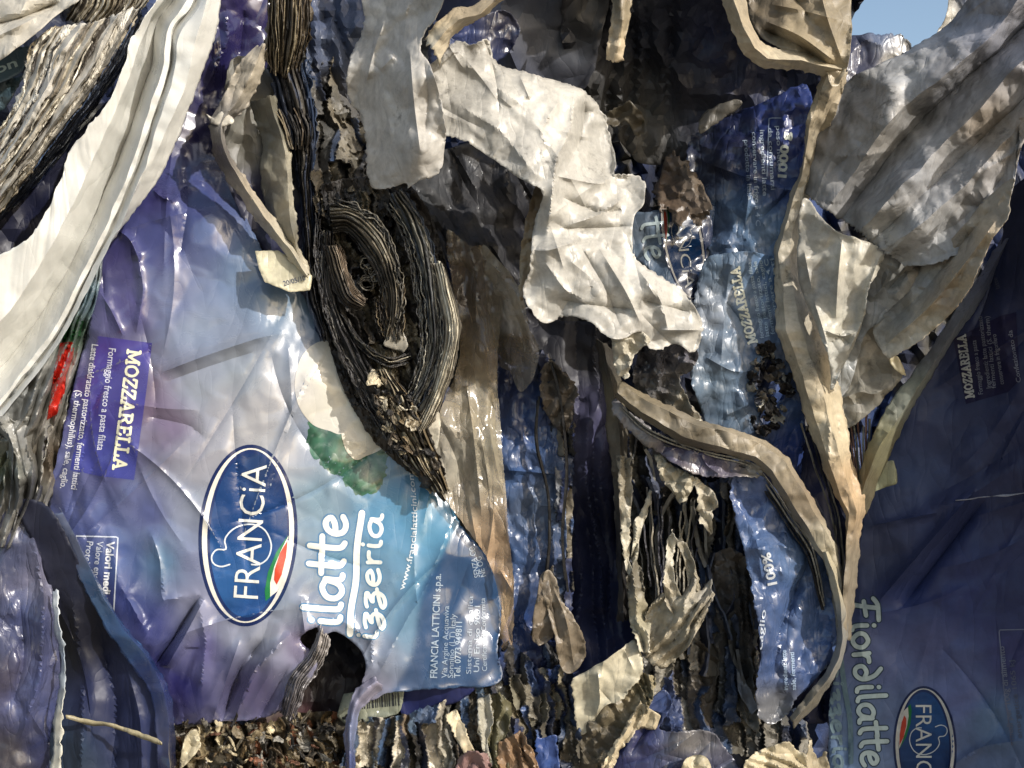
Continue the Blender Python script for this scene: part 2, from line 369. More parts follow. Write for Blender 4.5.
    o = mesh_obj(name, world(xf, yf, df), F, np.clip(cols, 0, 1), mat, label, cat if parent is None else None, parent, group, kind, thick=thick)
    SURF[o.name] = BVHTree.FromPolygons([Vector((float(a), float(b), float(c))) for a, b, c in zip(xf, yf, df)], F)
    return o
def ribbon_mesh(paths, depth, colors, wig=.8, t=1.1, seed=0, lean=(0, 0)):
    """film layers seen edge-on: each path (n,3) is pushed back by `depth`"""
    V = []; F = []; K = []; rng = np.random.RandomState(seed)
    for i, P in enumerate(paths):
        n = len(P); x = P[:, 0]+wig*fbm(np.arange(n)/4., np.full(n, i*3.3), seed, 3)*2; y = P[:, 1]+wig*fbm(np.arange(n)/4.+50, np.full(n, i*3.3), seed, 3)*2
        d = P[:, 2]+wig*2.5*fbm(np.arange(n)/3., np.full(n, i*7.1), seed+2, 3); dp = depth*rng.uniform(.6, 1.2)
        tx = np.gradient(x); ty = np.gradient(y); l = np.hypot(tx, ty)+1e-6; nx = ty/l*t/2; ny = -tx/l*t/2
        lx, ly = lean; base = len(V)*0+sum(len(v) for v in V)
        sway = 2*fbm(np.arange(n)/7., np.full(n, i*1.7), seed+6, 2)
        rows = [(x-nx, y-ny, d), (x+nx, y+ny, d), (x+nx+lx*dp+sway, y+ny+ly*dp, d-dp), (x-nx+lx*dp+sway, y-ny+ly*dp, d-dp)]
        for a, b, c in rows: V.append(np.stack([a, b, c], 1))
        for s in range(n-1):
            for q in range(4):
                q2 = (q+1) % 4; F.append([base+q*n+s, base+q*n+s+1, base+q2*n+s+1, base+q2*n+s])
        c0 = lin(colors[rng.randint(len(colors))])*rng.uniform(.7, 1.15); cc = c0[None]*(.7+.6*vn(np.arange(n)/5., np.full(n, i*2.2), seed+4))[:, None]
        K.append(np.vstack([cc]*4))
    V = np.vstack(V); K = np.vstack(K); return V, F, np.clip(K, 0, 1)
def stack(name, A, B, n, depth, colors, mat='stack', label=None, cat='film stack', seed=1, wig=.8, t=1.1, parent=None, group=None, endvar=.1, mid=None, kind=None, lean=(0, 0), du=4):
    """n film layers seen edge-on between guide curves A and B (optionally through mid)"""
    rng = np.random.RandomState(seed); L = max(np.linalg.norm(np.diff(np.array(q, float)[:, :2], axis=0), axis=1).sum() for q in (A, B))
    nu = max(5, int(L/du)); a = catmull(A, 1, n=nu); b = catmull(B, 1, n=nu); mm = catmull(mid, 1, n=nu) if mid is not None else None
    paths = []
    for i in range(n):
        tt = min(1, max(0, (i+rng.uniform(-.3, .3))/max(1, n-1)))
        if mm is None: p = a*(1-tt)+b*tt
        else: p = a*(1-tt)**2+mm*2*tt*(1-tt)+b*tt*tt
        p = p.copy(); p[:, 2] += rng.uniform(-4, 4)
        s, e = int(nu*rng.uniform(0, endvar)), nu-int(nu*rng.uniform(0, endvar)); paths.append(p[s:max(e, s+4)])
    V, F, K = ribbon_mesh(paths, depth, colors, wig, t, seed, lean)
    return mesh_obj(name, world(V[:, 0], V[:, 1], V[:, 2]), F, K, mat, label, cat if parent is None else None, parent, group, kind, smooth=False, thick=0)
def shreds(name, poly, n, size, depth, colors, mat='stack', label=None, cat='shredded film', seed=1, ang=90, spread=35, parent=None, kind=None, bend=8, group=None, aspect=(1.2, 4.5)):
    """small torn, curled scraps scattered over an outline"""
    rng = np.random.RandomState(seed); P = np.array(poly, float); x0, y0 = P.min(0); x1, y1 = P.max(0); V = []; F = []; K = []; k = 0; base = 0
    df = rbf(depth)
    while k < n:
        x, y = rng.uniform(x0, x1), rng.uniform(y0, y1)
        if not inside(np.array([x]), np.array([y]), P)[0]: continue
        k += 1; L = size*rng.uniform(.6, 1.6); W = L/rng.uniform(*aspect); nu, nv = 7, 4
        u, v = np.meshgrid(np.linspace(-1, 1, nu), np.linspace(-1, 1, nv), indexing='ij'); a = math.radians(ang+rng.normal(0, spread))
        lu = u*L/2; lv = v*W/2*(1-.6*np.abs(u)**rng.uniform(1, 3))+rng.uniform(-.35, .35)*L*(u*u)*.5
        lv = lv+W*.25*rng.normal(0, .5, u.shape); lu = lu+L*.04*rng.normal(0, 1, u.shape)
        tilt = rng.uniform(-1, 1); z = rng.uniform(-1, 1)*bend*.6+tilt*lv*1.2+rng.uniform(-1, 1)*bend*u*u+rng.uniform(-.4, .4)*lu+rng.normal(0, .08, u.shape)*W+rng.uniform(-1, 1)*W*.6*np.abs(v)
        xx = x+lu*math.cos(a)-lv*math.sin(a); yy = y+lu*math.sin(a)+lv*math.cos(a); dd = float(df(np.array([x]), np.array([y]))[0])+z
        V.append(np.stack([xx.ravel(), yy.ravel(), dd.ravel()], 1))
        for i in range(nu-1):
            for j in range(nv-1): F.append([base+i*nv+j, base+(i+1)*nv+j, base+(i+1)*nv+j+1, base+i*nv+j+1])
        base += nu*nv; c = lin(colors[rng.randint(len(colors))])*rng.uniform(.6, 1.15); K.append(np.clip(np.tile(c, (nu*nv, 1))*rng.uniform(.8, 1.2, (nu*nv, 1)), 0, 1))
    V = np.vstack(V); K = np.vstack(K)
    return mesh_obj(name, world(V[:, 0], V[:, 1], V[:, 2]), F, K, mat, label, cat if parent is None else None, parent, group, kind, smooth=True, thick=.5)

def edges(name, poly, n, length, depth, colors, mat='stack', label=None, cat='shredded film', seed=1, ang=90, spread=14, parent=None, kind=None, pd=14, wig=1.6, t=(.7, 2.2), group=None):
    rng = np.random.RandomState(seed); P = np.array(poly, float); x0, y0 = P.min(0); x1, y1 = P.max(0); df = rbf(depth); paths = []
    while len(paths) < n:
        x, y = rng.uniform(x0, x1), rng.uniform(y0, y1)
        if not inside(np.array([x]), np.array([y]), P)[0]: continue
        L = length*rng.uniform(.4, 1.5); k = max(6, int(L/2)); u = np.linspace(-.5, .5, k); a = math.radians(ang+rng.normal(0, spread)); b = rng.uniform(-.5, .5)*L*.35
        px = u*L; py = b*(4*u*u)+rng.normal(0, .8)*np.sin(u*rng.uniform(2, 5)+rng.uniform(0, 6))*L*.06
        X = x+px*math.cos(a)-py*math.sin(a); Y = y+px*math.sin(a)+py*math.cos(a); ok = inside(X, Y, P)
        paths.append(np.stack([X, Y, df(X, Y)+rng.uniform(-9, 9)+rng.uniform(-6, 6)*u], 1))
    V = []; F = []; K = []; base = 0
    for i, p in enumerate(paths):
        a, b, c = ribbon_mesh([p], pd, colors, wig, rng.uniform(*t), seed*31+i, (rng.uniform(-.6, .6), rng.uniform(-.3, .3))); V.append(a); F += [[q+base for q in f] for f in b]; K.append(c); base += len(a)
    V = np.vstack(V); K = np.vstack(K)
    return mesh_obj(name, world(V[:, 0], V[:, 1], V[:, 2]), F, K, mat, label, cat if parent is None else None, parent, group, kind, smooth=True, thick=0, sharp=40)

def pressed(name, poly, ctrl, colors, label=None, cat='shredded film', seed=1, ang=90, cw=5, cl=22, amp=14, step=1.8, mat='dirty', parent=None, kind=None, jag=3, group=None):
    """crushed, flattened layers: long irregular flakes at different depths"""
    ca, sa = math.cos(math.radians(ang)), math.sin(math.radians(ang)); pal = np.array([lin(c) for c in colors])
    def cell(x, y):
        wx = x+9*fbm(x/14, y/22, seed, 3); wy = y+9*fbm(x/22+9, y/14, seed+1, 3); u, v = wx*ca+wy*sa, -wx*sa+wy*ca
        v = v+cw*1.5*fbm(u/cl, v/(cw*4), seed+2, 2); a = v/cw; ia = np.floor(a); b = u/cl+hsh(ia, ia*0, seed+3)*5; ib = np.floor(b); return ia, ib, a-ia, b-ib
    def hf(x, y):
        ia, ib, fa, fb = cell(x, y); return amp*(hsh(ia, ib, seed+4)-.5)+amp*.8*(hsh(ia, ib, seed+5)-.5)*(fa-.5)*2+amp*.9*(hsh(ia, ib, seed+6)-.5)*(fb-.5)*2+amp*.35*ridged(x, y, 14, seed+7, 3)
    def col(x, y):
        ia, ib, fa, fb = cell(x, y); return pal[np.minimum((hsh(ia, ib, seed+8)*len(pal)).astype(int), len(pal)-1)]*(.6+.8*vn(x/5, y/9, seed+9))[:, None]
    return sheet(name, poly, ctrl, col, mat, label, cat, hf=hf, step=step, rzk=0, jag=jag, curl=0, seed=seed, parent=parent, kind=kind, group=group, cvar=.15, thick=0)

# ------------------------------------------------------------------ print on the film: thin ink layers that follow the crumpled surface
def decal(name, parent, surf, P2, F, color, mat='ink', off=.5, label=None, sub=4.):
    bm = bmesh.new(); vs = [bm.verts.new((float(p[0]), float(p[1]), 0)) for p in P2]
    for f in F:
        try: bm.faces.new([vs[i] for i in f])
        except ValueError: pass
    bmesh.ops.triangulate(bm, faces=bm.faces[:])
    for _ in range(5):
        e = [q for q in bm.edges if q.calc_length() > sub]
        if not e: break
        bmesh.ops.subdivide_edges(bm, edges=e, cuts=1); bmesh.ops.triangulate(bm, faces=[f for f in bm.faces if len(f.verts) > 3])
    bv = SURF[surf.name]; bad = []; X = []
    for v in bm.verts:
        h = bv.ray_cast(Vector((v.co.x, v.co.y, 5000)), Vector((0, 0, -1)))
        if h[0] is None: bad.append(v); v.index = -1
        else: v.co.z = h[0].z+off+.35*max(0, min(3, (1/max(.2, abs(h[1].z))-1)))
    bmesh.ops.delete(bm, geom=bad, context='VERTS')
    bm.verts.ensure_lookup_table(); bm.verts.index_update()
    X = np.array([v.co[:] for v in bm.verts]); FF = [[v.index for v in f.verts] for f in bm.faces]; bm.free()
    if not len(X): return None
    c = colfield(color, X[:, 0], X[:, 1])*.8; o = mesh_obj(name, world(X[:, 0], X[:, 1], X[:, 2]), FF, c, mat, label, None, parent, thick=0)
    return o
def glyphs(s, bold=0.):
    cu = bpy.data.curves.new('t', 'FONT'); cu.body = s; cu.size = 1; cu.offset = bold; cu.resolution_u = 3
    o = bpy.data.objects.new('t', cu); C.objects.link(o); dg = bpy.context.evaluated_depsgraph_get(); dg.update(); me = o.evaluated_get(dg).to_mesh()
    P = np.array([v.co[:2] for v in me.vertices]); F = [list(p.vertices) for p in me.polygons]; o.evaluated_get(dg).to_mesh_clear()
    bpy.data.objects.remove(o); bpy.data.curves.remove(cu); return P, F
def place(P, p0, p1, h, mirror=False, arc=0):
    p0 = np.array(p0, float); p1 = np.array(p1, float); L = np.linalg.norm(p1-p0); u = (p1-p0)/L; v = np.array([u[1], -u[0]])
    if mirror: v = -v
    q = P[:, 0:1]; return p0+u*q*L+v*(P[:, 1:2]*h+arc*np.sin(np.pi*q))
def text(parent, surf, s, p0, p1, h, color=(235, 235, 225), bold=.012, mat='ink', name='lettering', off=.55, arc=0, mirror=False, label=None):
    P, F = glyphs(s, bold); P = P.copy(); P[:, 0] = (P[:, 0]-P[:, 0].min())/(np.ptp(P[:, 0])+1e-6); P[:, 1] /= .69
    return decal(name, parent, surf, place(P, p0, p1, h, mirror, arc), F, color, mat, off, label or None)
SCRIPT = {  # handwriting strokes, x-height 1
 'i': (.45, [[(.2, 1), (.18, .5), (.22, .1), (.36, .05)], [(.22, 1.42), (.23, 1.45)]]),
 'l': (.42, [[(.18, 1.85), (.16, .9), (.18, .15), (.34, .05)]]),
 'a': (.95, [[(.72, .85), (.45, 1), (.15, .75), (.12, .3), (.35, .04), (.6, .25), (.74, .9), (.72, .4), (.76, .1), (.9, .05)]]),
 't': (.6, [[(.28, 1.7), (.25, .9), (.26, .2), (.42, .03)], [(-.02, 1.08), (.62, 1.12)]]),
 'e': (.8, [[(.15, .5), (.45, .55), (.66, .75), (.5, 1), (.25, .88), (.12, .5), (.2, .12), (.45, .02), (.7, .18)]]),
 'r': (.6, [[(.16, 1), (.18, .5), (.18, .02)], [(.18, .6), (.32, .92), (.55, .95)]]),
 'o': (.85, [[(.42, 1), (.15, .8), (.1, .4), (.35, .03), (.65, .2), (.72, .65), (.5, .98), (.38, .98)]]),
 'd': (.9, [[(.62, .6), (.4, .75), (.12, .5), (.2, .08), (.5, .05), (.72, .5), (.6, 1.2), (.3, 1.65)]]),
 'p': (.85, [[(.18, 1), (.18, .2), (.16, -.6)], [(.18, .75), (.4, 1), (.7, .75), (.62, .2), (.35, .05), (.2, .2)]]),
 'z': (.78, [[(.08, .9), (.3, 1.02), (.62, .95), (.25, .48), (.5, .5), (.62, .2), (.5, -.3), (.2, -.5), (.05, -.3), (.3, -.05), (.75, .2)]]),
 'F': (1.1, [[(.55, 1.75), (.45, 1), (.3, .2), (.1, -.05)], [(.1, 1.5), (.4, 1.75), (1.1, 1.75)], [(.2, .9), (.85, .98)]]),
}
def tube2d(P, w):
    """2D outline pieces (quads and discs) of a stroke"""
    polys = []
    for i in range(len(P)-1):
        a, b = P[i], P[i+1]; t = b-a; l = np.linalg.norm(t)
        if l < 1e-6: continue
        n = np.array([t[1], -t[0]])/l*w/2; polys.append([a+n, b+n, b-n, a-n])
    for p in P: polys.append([p+w/2*np.array([math.cos(q*math.pi/4+.3), math.sin(q*math.pi/4+.3)]) for q in range(8)])
    return polys
def union_decal(name, parent, surf, polys, color, mat='ink', off=.5, label=None):
    V = []; F = []
    for p in polys:
        s = len(V); V += [Vector((float(q[0]), float(q[1]))) for q in p]
        a = sum(p[i][0]*p[(i+1) % len(p)][1]-p[(i+1) % len(p)][0]*p[i][1] for i in range(len(p)))
        F.append(list(range(s, s+len(p))) if a > 0 else list(range(s+len(p)-1, s-1, -1)))
    r = geometry.delaunay_2d_cdt(V, [], F, 0, 1e-3); keep = [list(f) for f, o in zip(r[2], r[5]) if len(o)]
    return decal(name, parent, surf, np.array([v[:] for v in r[0]]), keep, color, mat, off, label)
def script(parent, surf, s, p0, p1, h, w, color=(240, 240, 228), mat='ink', name='script_lettering', halo=None, off=.9, label=None):
    x = 0; pol = []
    for ch in s:
        adv, st = SCRIPT[ch]
        for q in st: pol.append(np.array(q, float)+np.array([x, 0]))
        x += adv
    L = np.linalg.norm(np.array(p1, float)-np.array(p0, float)); res = []
    for q in pol:
        q = q.copy(); q[:, 0] /= x; z = place(q, p0, p1, h); res.append(catmull(z, 2.2))
    if halo:
        o = union_decal(name+'_shadow' if False else 'outline', parent, surf, sum([tube2d(r, w*1.55) for r in res], []), halo, mat, off-.45)
    return union_decal(name, parent, surf, sum([tube2d(r, w) for r in res], []), color, mat, off, label)
def ell(cx, cy, a, b, ang, n=72):
    t = np.linspace(0, 2*math.pi, n, endpoint=False); c, s = math.cos(math.radians(ang)), math.sin(math.radians(ang)); x = a*np.cos(t); y = b*np.sin(t)
    return np.stack([cx+x*c-y*s, cy+x*s+y*c], 1)
def ring(name, parent, surf, A, B, color, mat='ink', off=.5):
    n = len(A); P = np.vstack([A, B]); return decal(name, parent, surf, P, [[i, (i+1) % n, n+(i+1) % n, n+i] for i in range(n)], color, mat, off)
def disc(name, parent, surf, A, color, mat='ink', off=.5, label=None):
    return union_decal(name, parent, surf, [A], color, mat, off, label)
def ptext(name, o, p): pass
# ------------------------------------------------------------------ setting: ground under and round the bale
def ground():
    n = 40; g = np.linspace(-1, 1, n); g = np.sign(g)*np.abs(g)**3*400; X, Y = np.meshgrid(g, g, indexing='ij')
    Z = .02*fbm(X.ravel()/3, Y.ravel()/3, 5, 3); V = np.stack([X.ravel(), Y.ravel(), Z], 1); F = [[i*n+j, (i+1)*n+j, (i+1)*n+j+1, i*n+j+1] for i in range(n-1) for j in range(n-1)]
    me = bpy.data.meshes.new('ground'); me.from_pydata(V.tolist(), [], F); o = bpy.data.objects.new('ground', me); C.objects.link(o); o['kind'] = 'structure'
    m = bpy.data.materials.new('packed_earth'); m.use_nodes = True; t = m.node_tree; b = t.nodes['Principled BSDF']; nn = t.nodes.new('ShaderNodeTexNoise'); nn.inputs['Scale'].default_value = 3; nn.inputs['Detail'].default_value = 8
    r = t.nodes.new('ShaderNodeValToRGB'); r.color_ramp.elements[0].color = (.10, .085, .065, 1); r.color_ramp.elements[1].color = (.28, .24, .19, 1); t.links.new(nn.outputs[0], r.inputs[0]); t.links.new(r.outputs[0], b.inputs[0]); b.inputs['Roughness'].default_value = .9; me.materials.append(m)
ground()

CREAM = (212, 207, 194); WHT = (220, 220, 214); NAVY = (20, 26, 58); BLUE = (42, 74, 140); STEEL = (92, 124, 160); GREY = (150, 148, 142); SOOT = (58, 54, 50); BEIGE = (188, 172, 146)
DPAL = [(48, 48, 50), (70, 70, 68), (96, 92, 82), (40, 52, 78), (124, 118, 104), (54, 70, 96)]
BPAL = [(40, 36, 30), (88, 74, 54), (128, 112, 84), (62, 54, 42), (24, 24, 24), (150, 136, 108)]
CPAL = [(212, 204, 184), (190, 180, 158), (160, 150, 130), (226, 220, 204), (120, 112, 98), (84, 78, 70)]

# the packed core of the bale: dark pressed film that fills every gap and runs on past the frame
def corecol(x, y):
    a = hsh(np.floor(x/26+1.5*fbm(x/60, y/200, 4)), np.floor(y/90+2*fbm(x/50, y/90, 8)), 3)
    pal = np.array([lin(c) for c in [(40, 46, 64), (50, 66, 104), (54, 54, 54), (80, 78, 72), (44, 56, 92), (104, 104, 100)]]); return pal[np.minimum((a*6).astype(int), 5)]*(.7+.6*vn(x/9, y/20, 2))[:, None]
sheet('compressed_bale', [(-330, -330), (200, -340), (560, -330), (790, -250), (838, -60), (846, 20), (842, 42), (866, 56), (900, 60), (930, 62), (975, 50), (1050, 30), (1340, -60), (1380, 300), (1360, 900), (1340, 1900), (500, 1930), (-330, 1900), (-350, 600)],
      [(-300, -300, -120), (500, 0, -130), (700, -100, -130), (0, 400, -60), (300, 400, -70), (560, 200, -150), (560, 500, -110), (700, 620, -110), (850, 600, -70), (1000, 500, -60), (1300, 200, -80), (500, 900, -60), (500, 1800, -60), (-300, 1000, -60), (1300, 1000, -60), (200, 700, -60)],
      corecol, 'dark', 'dark mass of tightly pressed film layers filling the gaps deep inside the bale', 'bale', step=9, pleat=[(88, 30, 13), (80, 13, 5)], crump=[(6, 40)], jag=8, curl=0, thick=0, jsize=20)
# ------------------------------------------------------------------ A: upper left corner
sheet('film_sheet', [(-60, -60), (90, -60), (84, -8), (60, 13), (36, 33), (14, 50), (-8, 64), (-60, 80)], [(-30, 0, 60), (40, -10, 66), (60, 12, 72), (0, 55, 74), (-30, 60, 70)], CREAM, 'white', 'cream film flap in the upper left corner, folded over above the fanned stack of edges', folds=[([(-10, 26), (20, 18), (60, 2)], -16, 5), ([(-10, 40), (40, 16)], 9, 8)], crump=[(2.5, 16)], jag=1, curl=5)
s = sheet('printed_film', [(-30, 62), (6, 52), (28, 46), (26, 62), (22, 72), (8, 80), (-30, 92)], [(-20, 70, 40), (10, 60, 44), (24, 60, 46), (0, 85, 40)], (96, 128, 152), 'printf', 'small pale blue printed scrap with light letters, tucked under the cream corner flap', curl=2, step=3)
text(s, s, 'on', (-4, 74), (18, 66), 9, (190, 215, 220), .02)
sheet('film_sheet', [(-30, 84), (10, 76), (24, 74), (16, 92), (8, 104), (-4, 114), (-30, 124)], [(-20, 90, 30), (10, 88, 36), (0, 110, 30), (15, 80, 34)], (58, 88, 100), 'printcr', 'dark teal crinkled scrap under the small lettered blue scrap at the left border', curl=2, step=3, crump=[(4, 9)])
a0 = [(46, 30, 55), (30, 52, 60), (22, 88, 62), (4, 124, 58), (-20, 160, 48), (-50, 200, 40)]
am = [(92, 24, 84), (72, 54, 92), (54, 94, 94), (24, 140, 90), (-12, 190, 80), (-50, 240, 60)]
a1 = [(140, 8, 66), (122, 42, 74), (94, 88, 78), (62, 130, 74), (30, 174, 66), (-10, 224, 52), (-50, 265, 40)]
a2 = [(142, 20, 30), (120, 72, 26), (92, 112, 22), (64, 148, 16), (30, 190, 8), (-10, 232, 0), (-50, 275, -10)]
t = loft('film_stack', [a0, am, a1], None, 'stack', 'thick fan of cream and sooty film edges running down to the left border', 'film stack', strata=[(19, 5), (6, 1.2)], palette=(8, CPAL+[(216, 211, 198)]*8), jag=3, du=2.5, dv=1.2, nz=[(4, 30)])
stack('layer_edges', a0, a1, 15, 14, CPAL+[(214, 208, 194), (40, 38, 36)], parent=t, mid=[(p[0], p[1], p[2]+24) for p in am], seed=3, wig=1.6, t=1.5, endvar=.3)
def between(A, B, m, u, dz): return [(p[0]*(1-u)**2+k[0]*2*u*(1-u)+q[0]*u*u, p[1]*(1-u)**2+k[1]*2*u*(1-u)+q[1]*u*u, p[2]*(1-u)**2+(k[2]+24)*2*u*(1-u)+q[2]*u*u+dz) for p, k, q in zip(A, m, B)]
for u_, w_, c_ in ((.08, .09, (216, 211, 198)), (.3, .12, (222, 218, 208)), (.52, .1, (206, 200, 186)), (.7, .13, (220, 216, 206)), (.9, .08, (190, 186, 176))):
    loft('pale_layer', [between(a0, a1, am, u_, -4), between(a0, a1, am, u_+w_*.6, 6), between(a0, a1, am, u_+w_, 0)], c_, 'white', None, parent=t, du=2, dv=1.3, jag=2.2, seed=int(u_*100), wob=2.5, lines=(8, 60, 2.5, 118, 12), corner=True)
t = loft('film_stack', [a1, a2], None, 'stack', 'blue grey and black film edges in shade along the underside of the cream fan', 'film stack', strata=[(6, 5), (3, 2)], palette=(3.5, [(70, 80, 96), (30, 32, 36), (96, 104, 116), (24, 26, 34), (46, 60, 86)]), jag=2, du=2.5, dv=1.3)
stack('layer_edges', a1, a2, 12, 10, [(92, 100, 116), (30, 32, 36), (120, 124, 128), (50, 70, 100)], parent=t, seed=5, wig=1.5, t=1.2, endvar=.3)
loft('film_stack', [[(70, -30, 60), (76, 0, 58), (66, 20, 50)], [(112, -30, 76), (112, 4, 72), (98, 24, 66)], [(160, -30, 60), (150, 0, 60), (134, 16, 56)]], None, 'stack', 'short upright film edges at the top border, left of the long white strip', 'film stack', strata=[(6, 6), (3, 2)], palette=(4, CPAL), du=2, dv=1.2, jag=3)
sheet('dark_film', [(-40, 190), (30, 190), (80, 130), (120, 90), (150, 60), (130, 140), (80, 240), (60, 300), (-40, 380)], [(0, 240, 5), (60, 200, 0), (130, 90, -10), (0, 300, 0), (100, 180, -10)], (24, 28, 56), 'dull', 'dark navy film in the hollow under the fanned stack and beside the long white strip', crump=[(5, 26)], step=5)

# B: the long folded white strip
bL = [(172, -40, 92), (160, -8, 94), (131, 40, 94), (124, 66, 92), (107, 104, 92), (84, 132, 90), (68, 156, 88), (58, 185, 86), (34, 232, 84), (-4, 258, 84), (-50, 280, 80)]
bl2 = [(182, -40, 84), (166, -6, 86), (145, 30, 86), (131, 70, 86), (114, 112, 86), (92, 160, 84), (68, 214, 82), (42, 262, 80), (8, 312, 78), (-50, 370, 76)]
bg0 = [(193, -40, 66), (180, -4, 68), (157, 26, 68), (149, 66, 68), (133, 112, 66), (113, 164, 64), (89, 218, 60), (67, 262, 58), (25, 326, 56), (-50, 420, 50)]
bg1 = [(196, -40, 60), (184, -2, 60), (164, 26, 58), (158, 66, 56), (143, 114, 54), (124, 166, 50), (101, 220, 46), (79, 264, 42), (36, 334, 40), (-50, 440, 36)]
bg2 = [(198, -40, 94), (186, 0, 98), (166, 28, 100), (161, 66, 100), (146, 116, 98), (128, 168, 94), (104, 224, 88), (83, 266, 80), (42, 342, 70), (-50, 458, 60)]
br = [(212, -40, 104), (204, 0, 106), (192, 44, 108), (182, 86, 104), (160, 138, 100), (140, 178, 94), (112, 228, 86), (89, 268, 76), (46, 350, 66), (-50, 466, 56)]
bR = [(226, -40, 84), (221, 0, 86), (213, 44, 86), (197, 88, 84), (168, 160, 80), (148, 194, 76), (114, 238, 70), (91, 272, 64), (48, 354, 56), (-50, 470, 48)]
sh = lambda r, ox, oy, dz: [(p[0]+ox, p[1]+oy, p[2]+dz) for p in r]
bg1 = sh(bg1, -7, -3, -6); bg0 = sh(bg0, -7, -3, 0)
loft('white_film_strip', [bL, bl2, bg0, bg1, sh(bg2, 2, 1, 0), sh(bg2, 6, 2, -2), sh(bg2, 8, 3, -12), sh(bg2, 14, 5, 6), sh(br, 3, 1, 2), bR], WHT, 'clean', 'long clean white film strip folded lengthwise, from the top border to the left border', crump=[(1.6, 40)], nz=[(3, 50)], jag=1.3, du=3, dv=1.6, cvar=.04)

# C: clear crinkled film beside it
cl = [(102, 236, 50), (84, 272, 48), (60, 306, 46), (22, 366, 44), (-40, 440, 42)]
cm = [(98, 262, 62), (78, 316, 66), (50, 376, 66), (22, 434, 64), (-20, 500, 60)]
cr = [(104, 246, 40), (97, 300, 34), (83, 346, 30), (66, 416, 26), (57, 478, 24), (44, 520, 24)]
cc = [(100, 262, (190, 206, 206)), (90, 300, (140, 180, 196)), (70, 330, (96, 130, 100)), (60, 372, (190, 190, 184)), (40, 420, (160, 154, 142)), (20, 400, (150, 156, 156)), (10, 470, (70, 84, 56)), (50, 460, (120, 104, 84)), (30, 500, (150, 150, 146)), (60, 300, (170, 176, 176))]
s = loft('clear_film_strip', [cl, cm, cr], cc, 'printcr', 'narrow crinkled clear film with a red patch, just below the long white strip', strata=[(17, 8)], crump=[(5, 18)], du=2.5, dv=1.5, jag=2)
union_decal('red_patch', s, s, [[(60, 343), (75, 341), (73, 358), (66, 376), (64, 398), (57, 414), (47, 420), (50, 400), (54, 372)]], (190, 44, 30), 'ink', 1.6)
union_decal('green_patch', s, s, [[(68, 322), (80, 316), (84, 322), (80, 336), (74, 342), (62, 342)]], (34, 84, 44), 'ink', 1.6)
t = loft('clear_film_strip', [[(-30, 420, 58), (4, 440, 60), (4, 480, 60), (-10, 540, 60)], [(14, 420, 70), (20, 450, 72), (26, 490, 72), (6, 548, 66)], [(52, 416, 50), (44, 450, 50), (40, 490, 50), (30, 530, 46)]], [(0, 460, (64, 84, 52)), (10, 440, (170, 170, 164)), (30, 450, (140, 136, 126)), (35, 500, (90, 92, 96)), (5, 520, (160, 158, 150))], 'printcr', 'crumpled clear and green film bundle at the left border below the white strip', strata=[(20, 9)], crump=[(6, 22), (2, 9)], du=2.5, dv=1.6, jag=3)
stack('layer_edges', [(4, 420, 74), (14, 470, 76), (4, 540, 70)], [(50, 424, 56), (40, 480, 58), (26, 530, 56)], 3, 10, [(200, 198, 190), (90, 96, 80), (50, 56, 60), (160, 160, 160)], parent=t, seed=12, wig=2, t=1.2, endvar=.4)

# ------------------------------------------------------------------ E: the big printed sheet with the mozzarella label
VIO = (86, 82, 148)
ecol = [(200, 60, (48, 40, 98)), (250, 20, (60, 48, 110)), (180, 120, (52, 44, 104)), (225, 150, (34, 34, 80)), (150, 190, (80, 74, 146)), (120, 260, (80, 72, 142)), (160, 240, (86, 92, 160)), (200, 200, (80, 88, 158)), (215, 230, (112, 128, 186)), (250, 270, (132, 158, 202)), (290, 300, (150, 176, 208)), (130, 310, (92, 84, 150)), (170, 300, (130, 136, 184)), (200, 330, (158, 168, 198)), (240, 370, (186, 188, 202)), (200, 390, (184, 184, 200)), (260, 420, (198, 190, 196)), (150, 400, (136, 106, 138)), (170, 430, (140, 112, 148)), (190, 450, (186, 178, 196)), (115, 460, (72, 72, 148)), (80, 400, (70, 66, 140)), (60, 480, (110, 114, 174)), (85, 520, (92, 104, 172)), (150, 510, (108, 116, 184)), (120, 560, (84, 106, 176)), (165, 560, (108, 150, 190)), (185, 500, (176, 176, 208)), (150, 620, (66, 72, 150)), (210, 650, (104, 94, 158)), (180, 690, (44, 40, 112)), (140, 670, (50, 50, 130)), (250, 690, (104, 92, 138)), (120, 600, (66, 78, 154)), (190, 560, (96, 118, 178)), (192, 500, (186, 190, 208)), (196, 470, (206, 198, 210)), (215, 450, (206, 198, 208)), (250, 432, (208, 200, 206)), (290, 455, (208, 200, 208)), (306, 500, (190, 196, 212)), (306, 560, (190, 196, 212)), (292, 600, (186, 190, 208)), (262, 634, (192, 190, 208)), (230, 634, (184, 182, 208)), (204, 606, (180, 176, 210)), (192, 560, (190, 184, 212)), (300, 640, (158, 140, 176)), (310, 440, (160, 172, 200)), (310, 500, (136, 186, 214)), (330, 560, (116, 176, 212)), (380, 520, (92, 168, 214)), (410, 500, (88, 166, 212)), (430, 530, (104, 174, 214)), (400, 620, (130, 172, 206)), (370, 650, (168, 172, 196)), (350, 690, (176, 160, 190)), (300, 600, (176, 176, 200)), (430, 580, (110, 168, 206))]  # navy tones at the top carry the torn rims' shadow in the colour
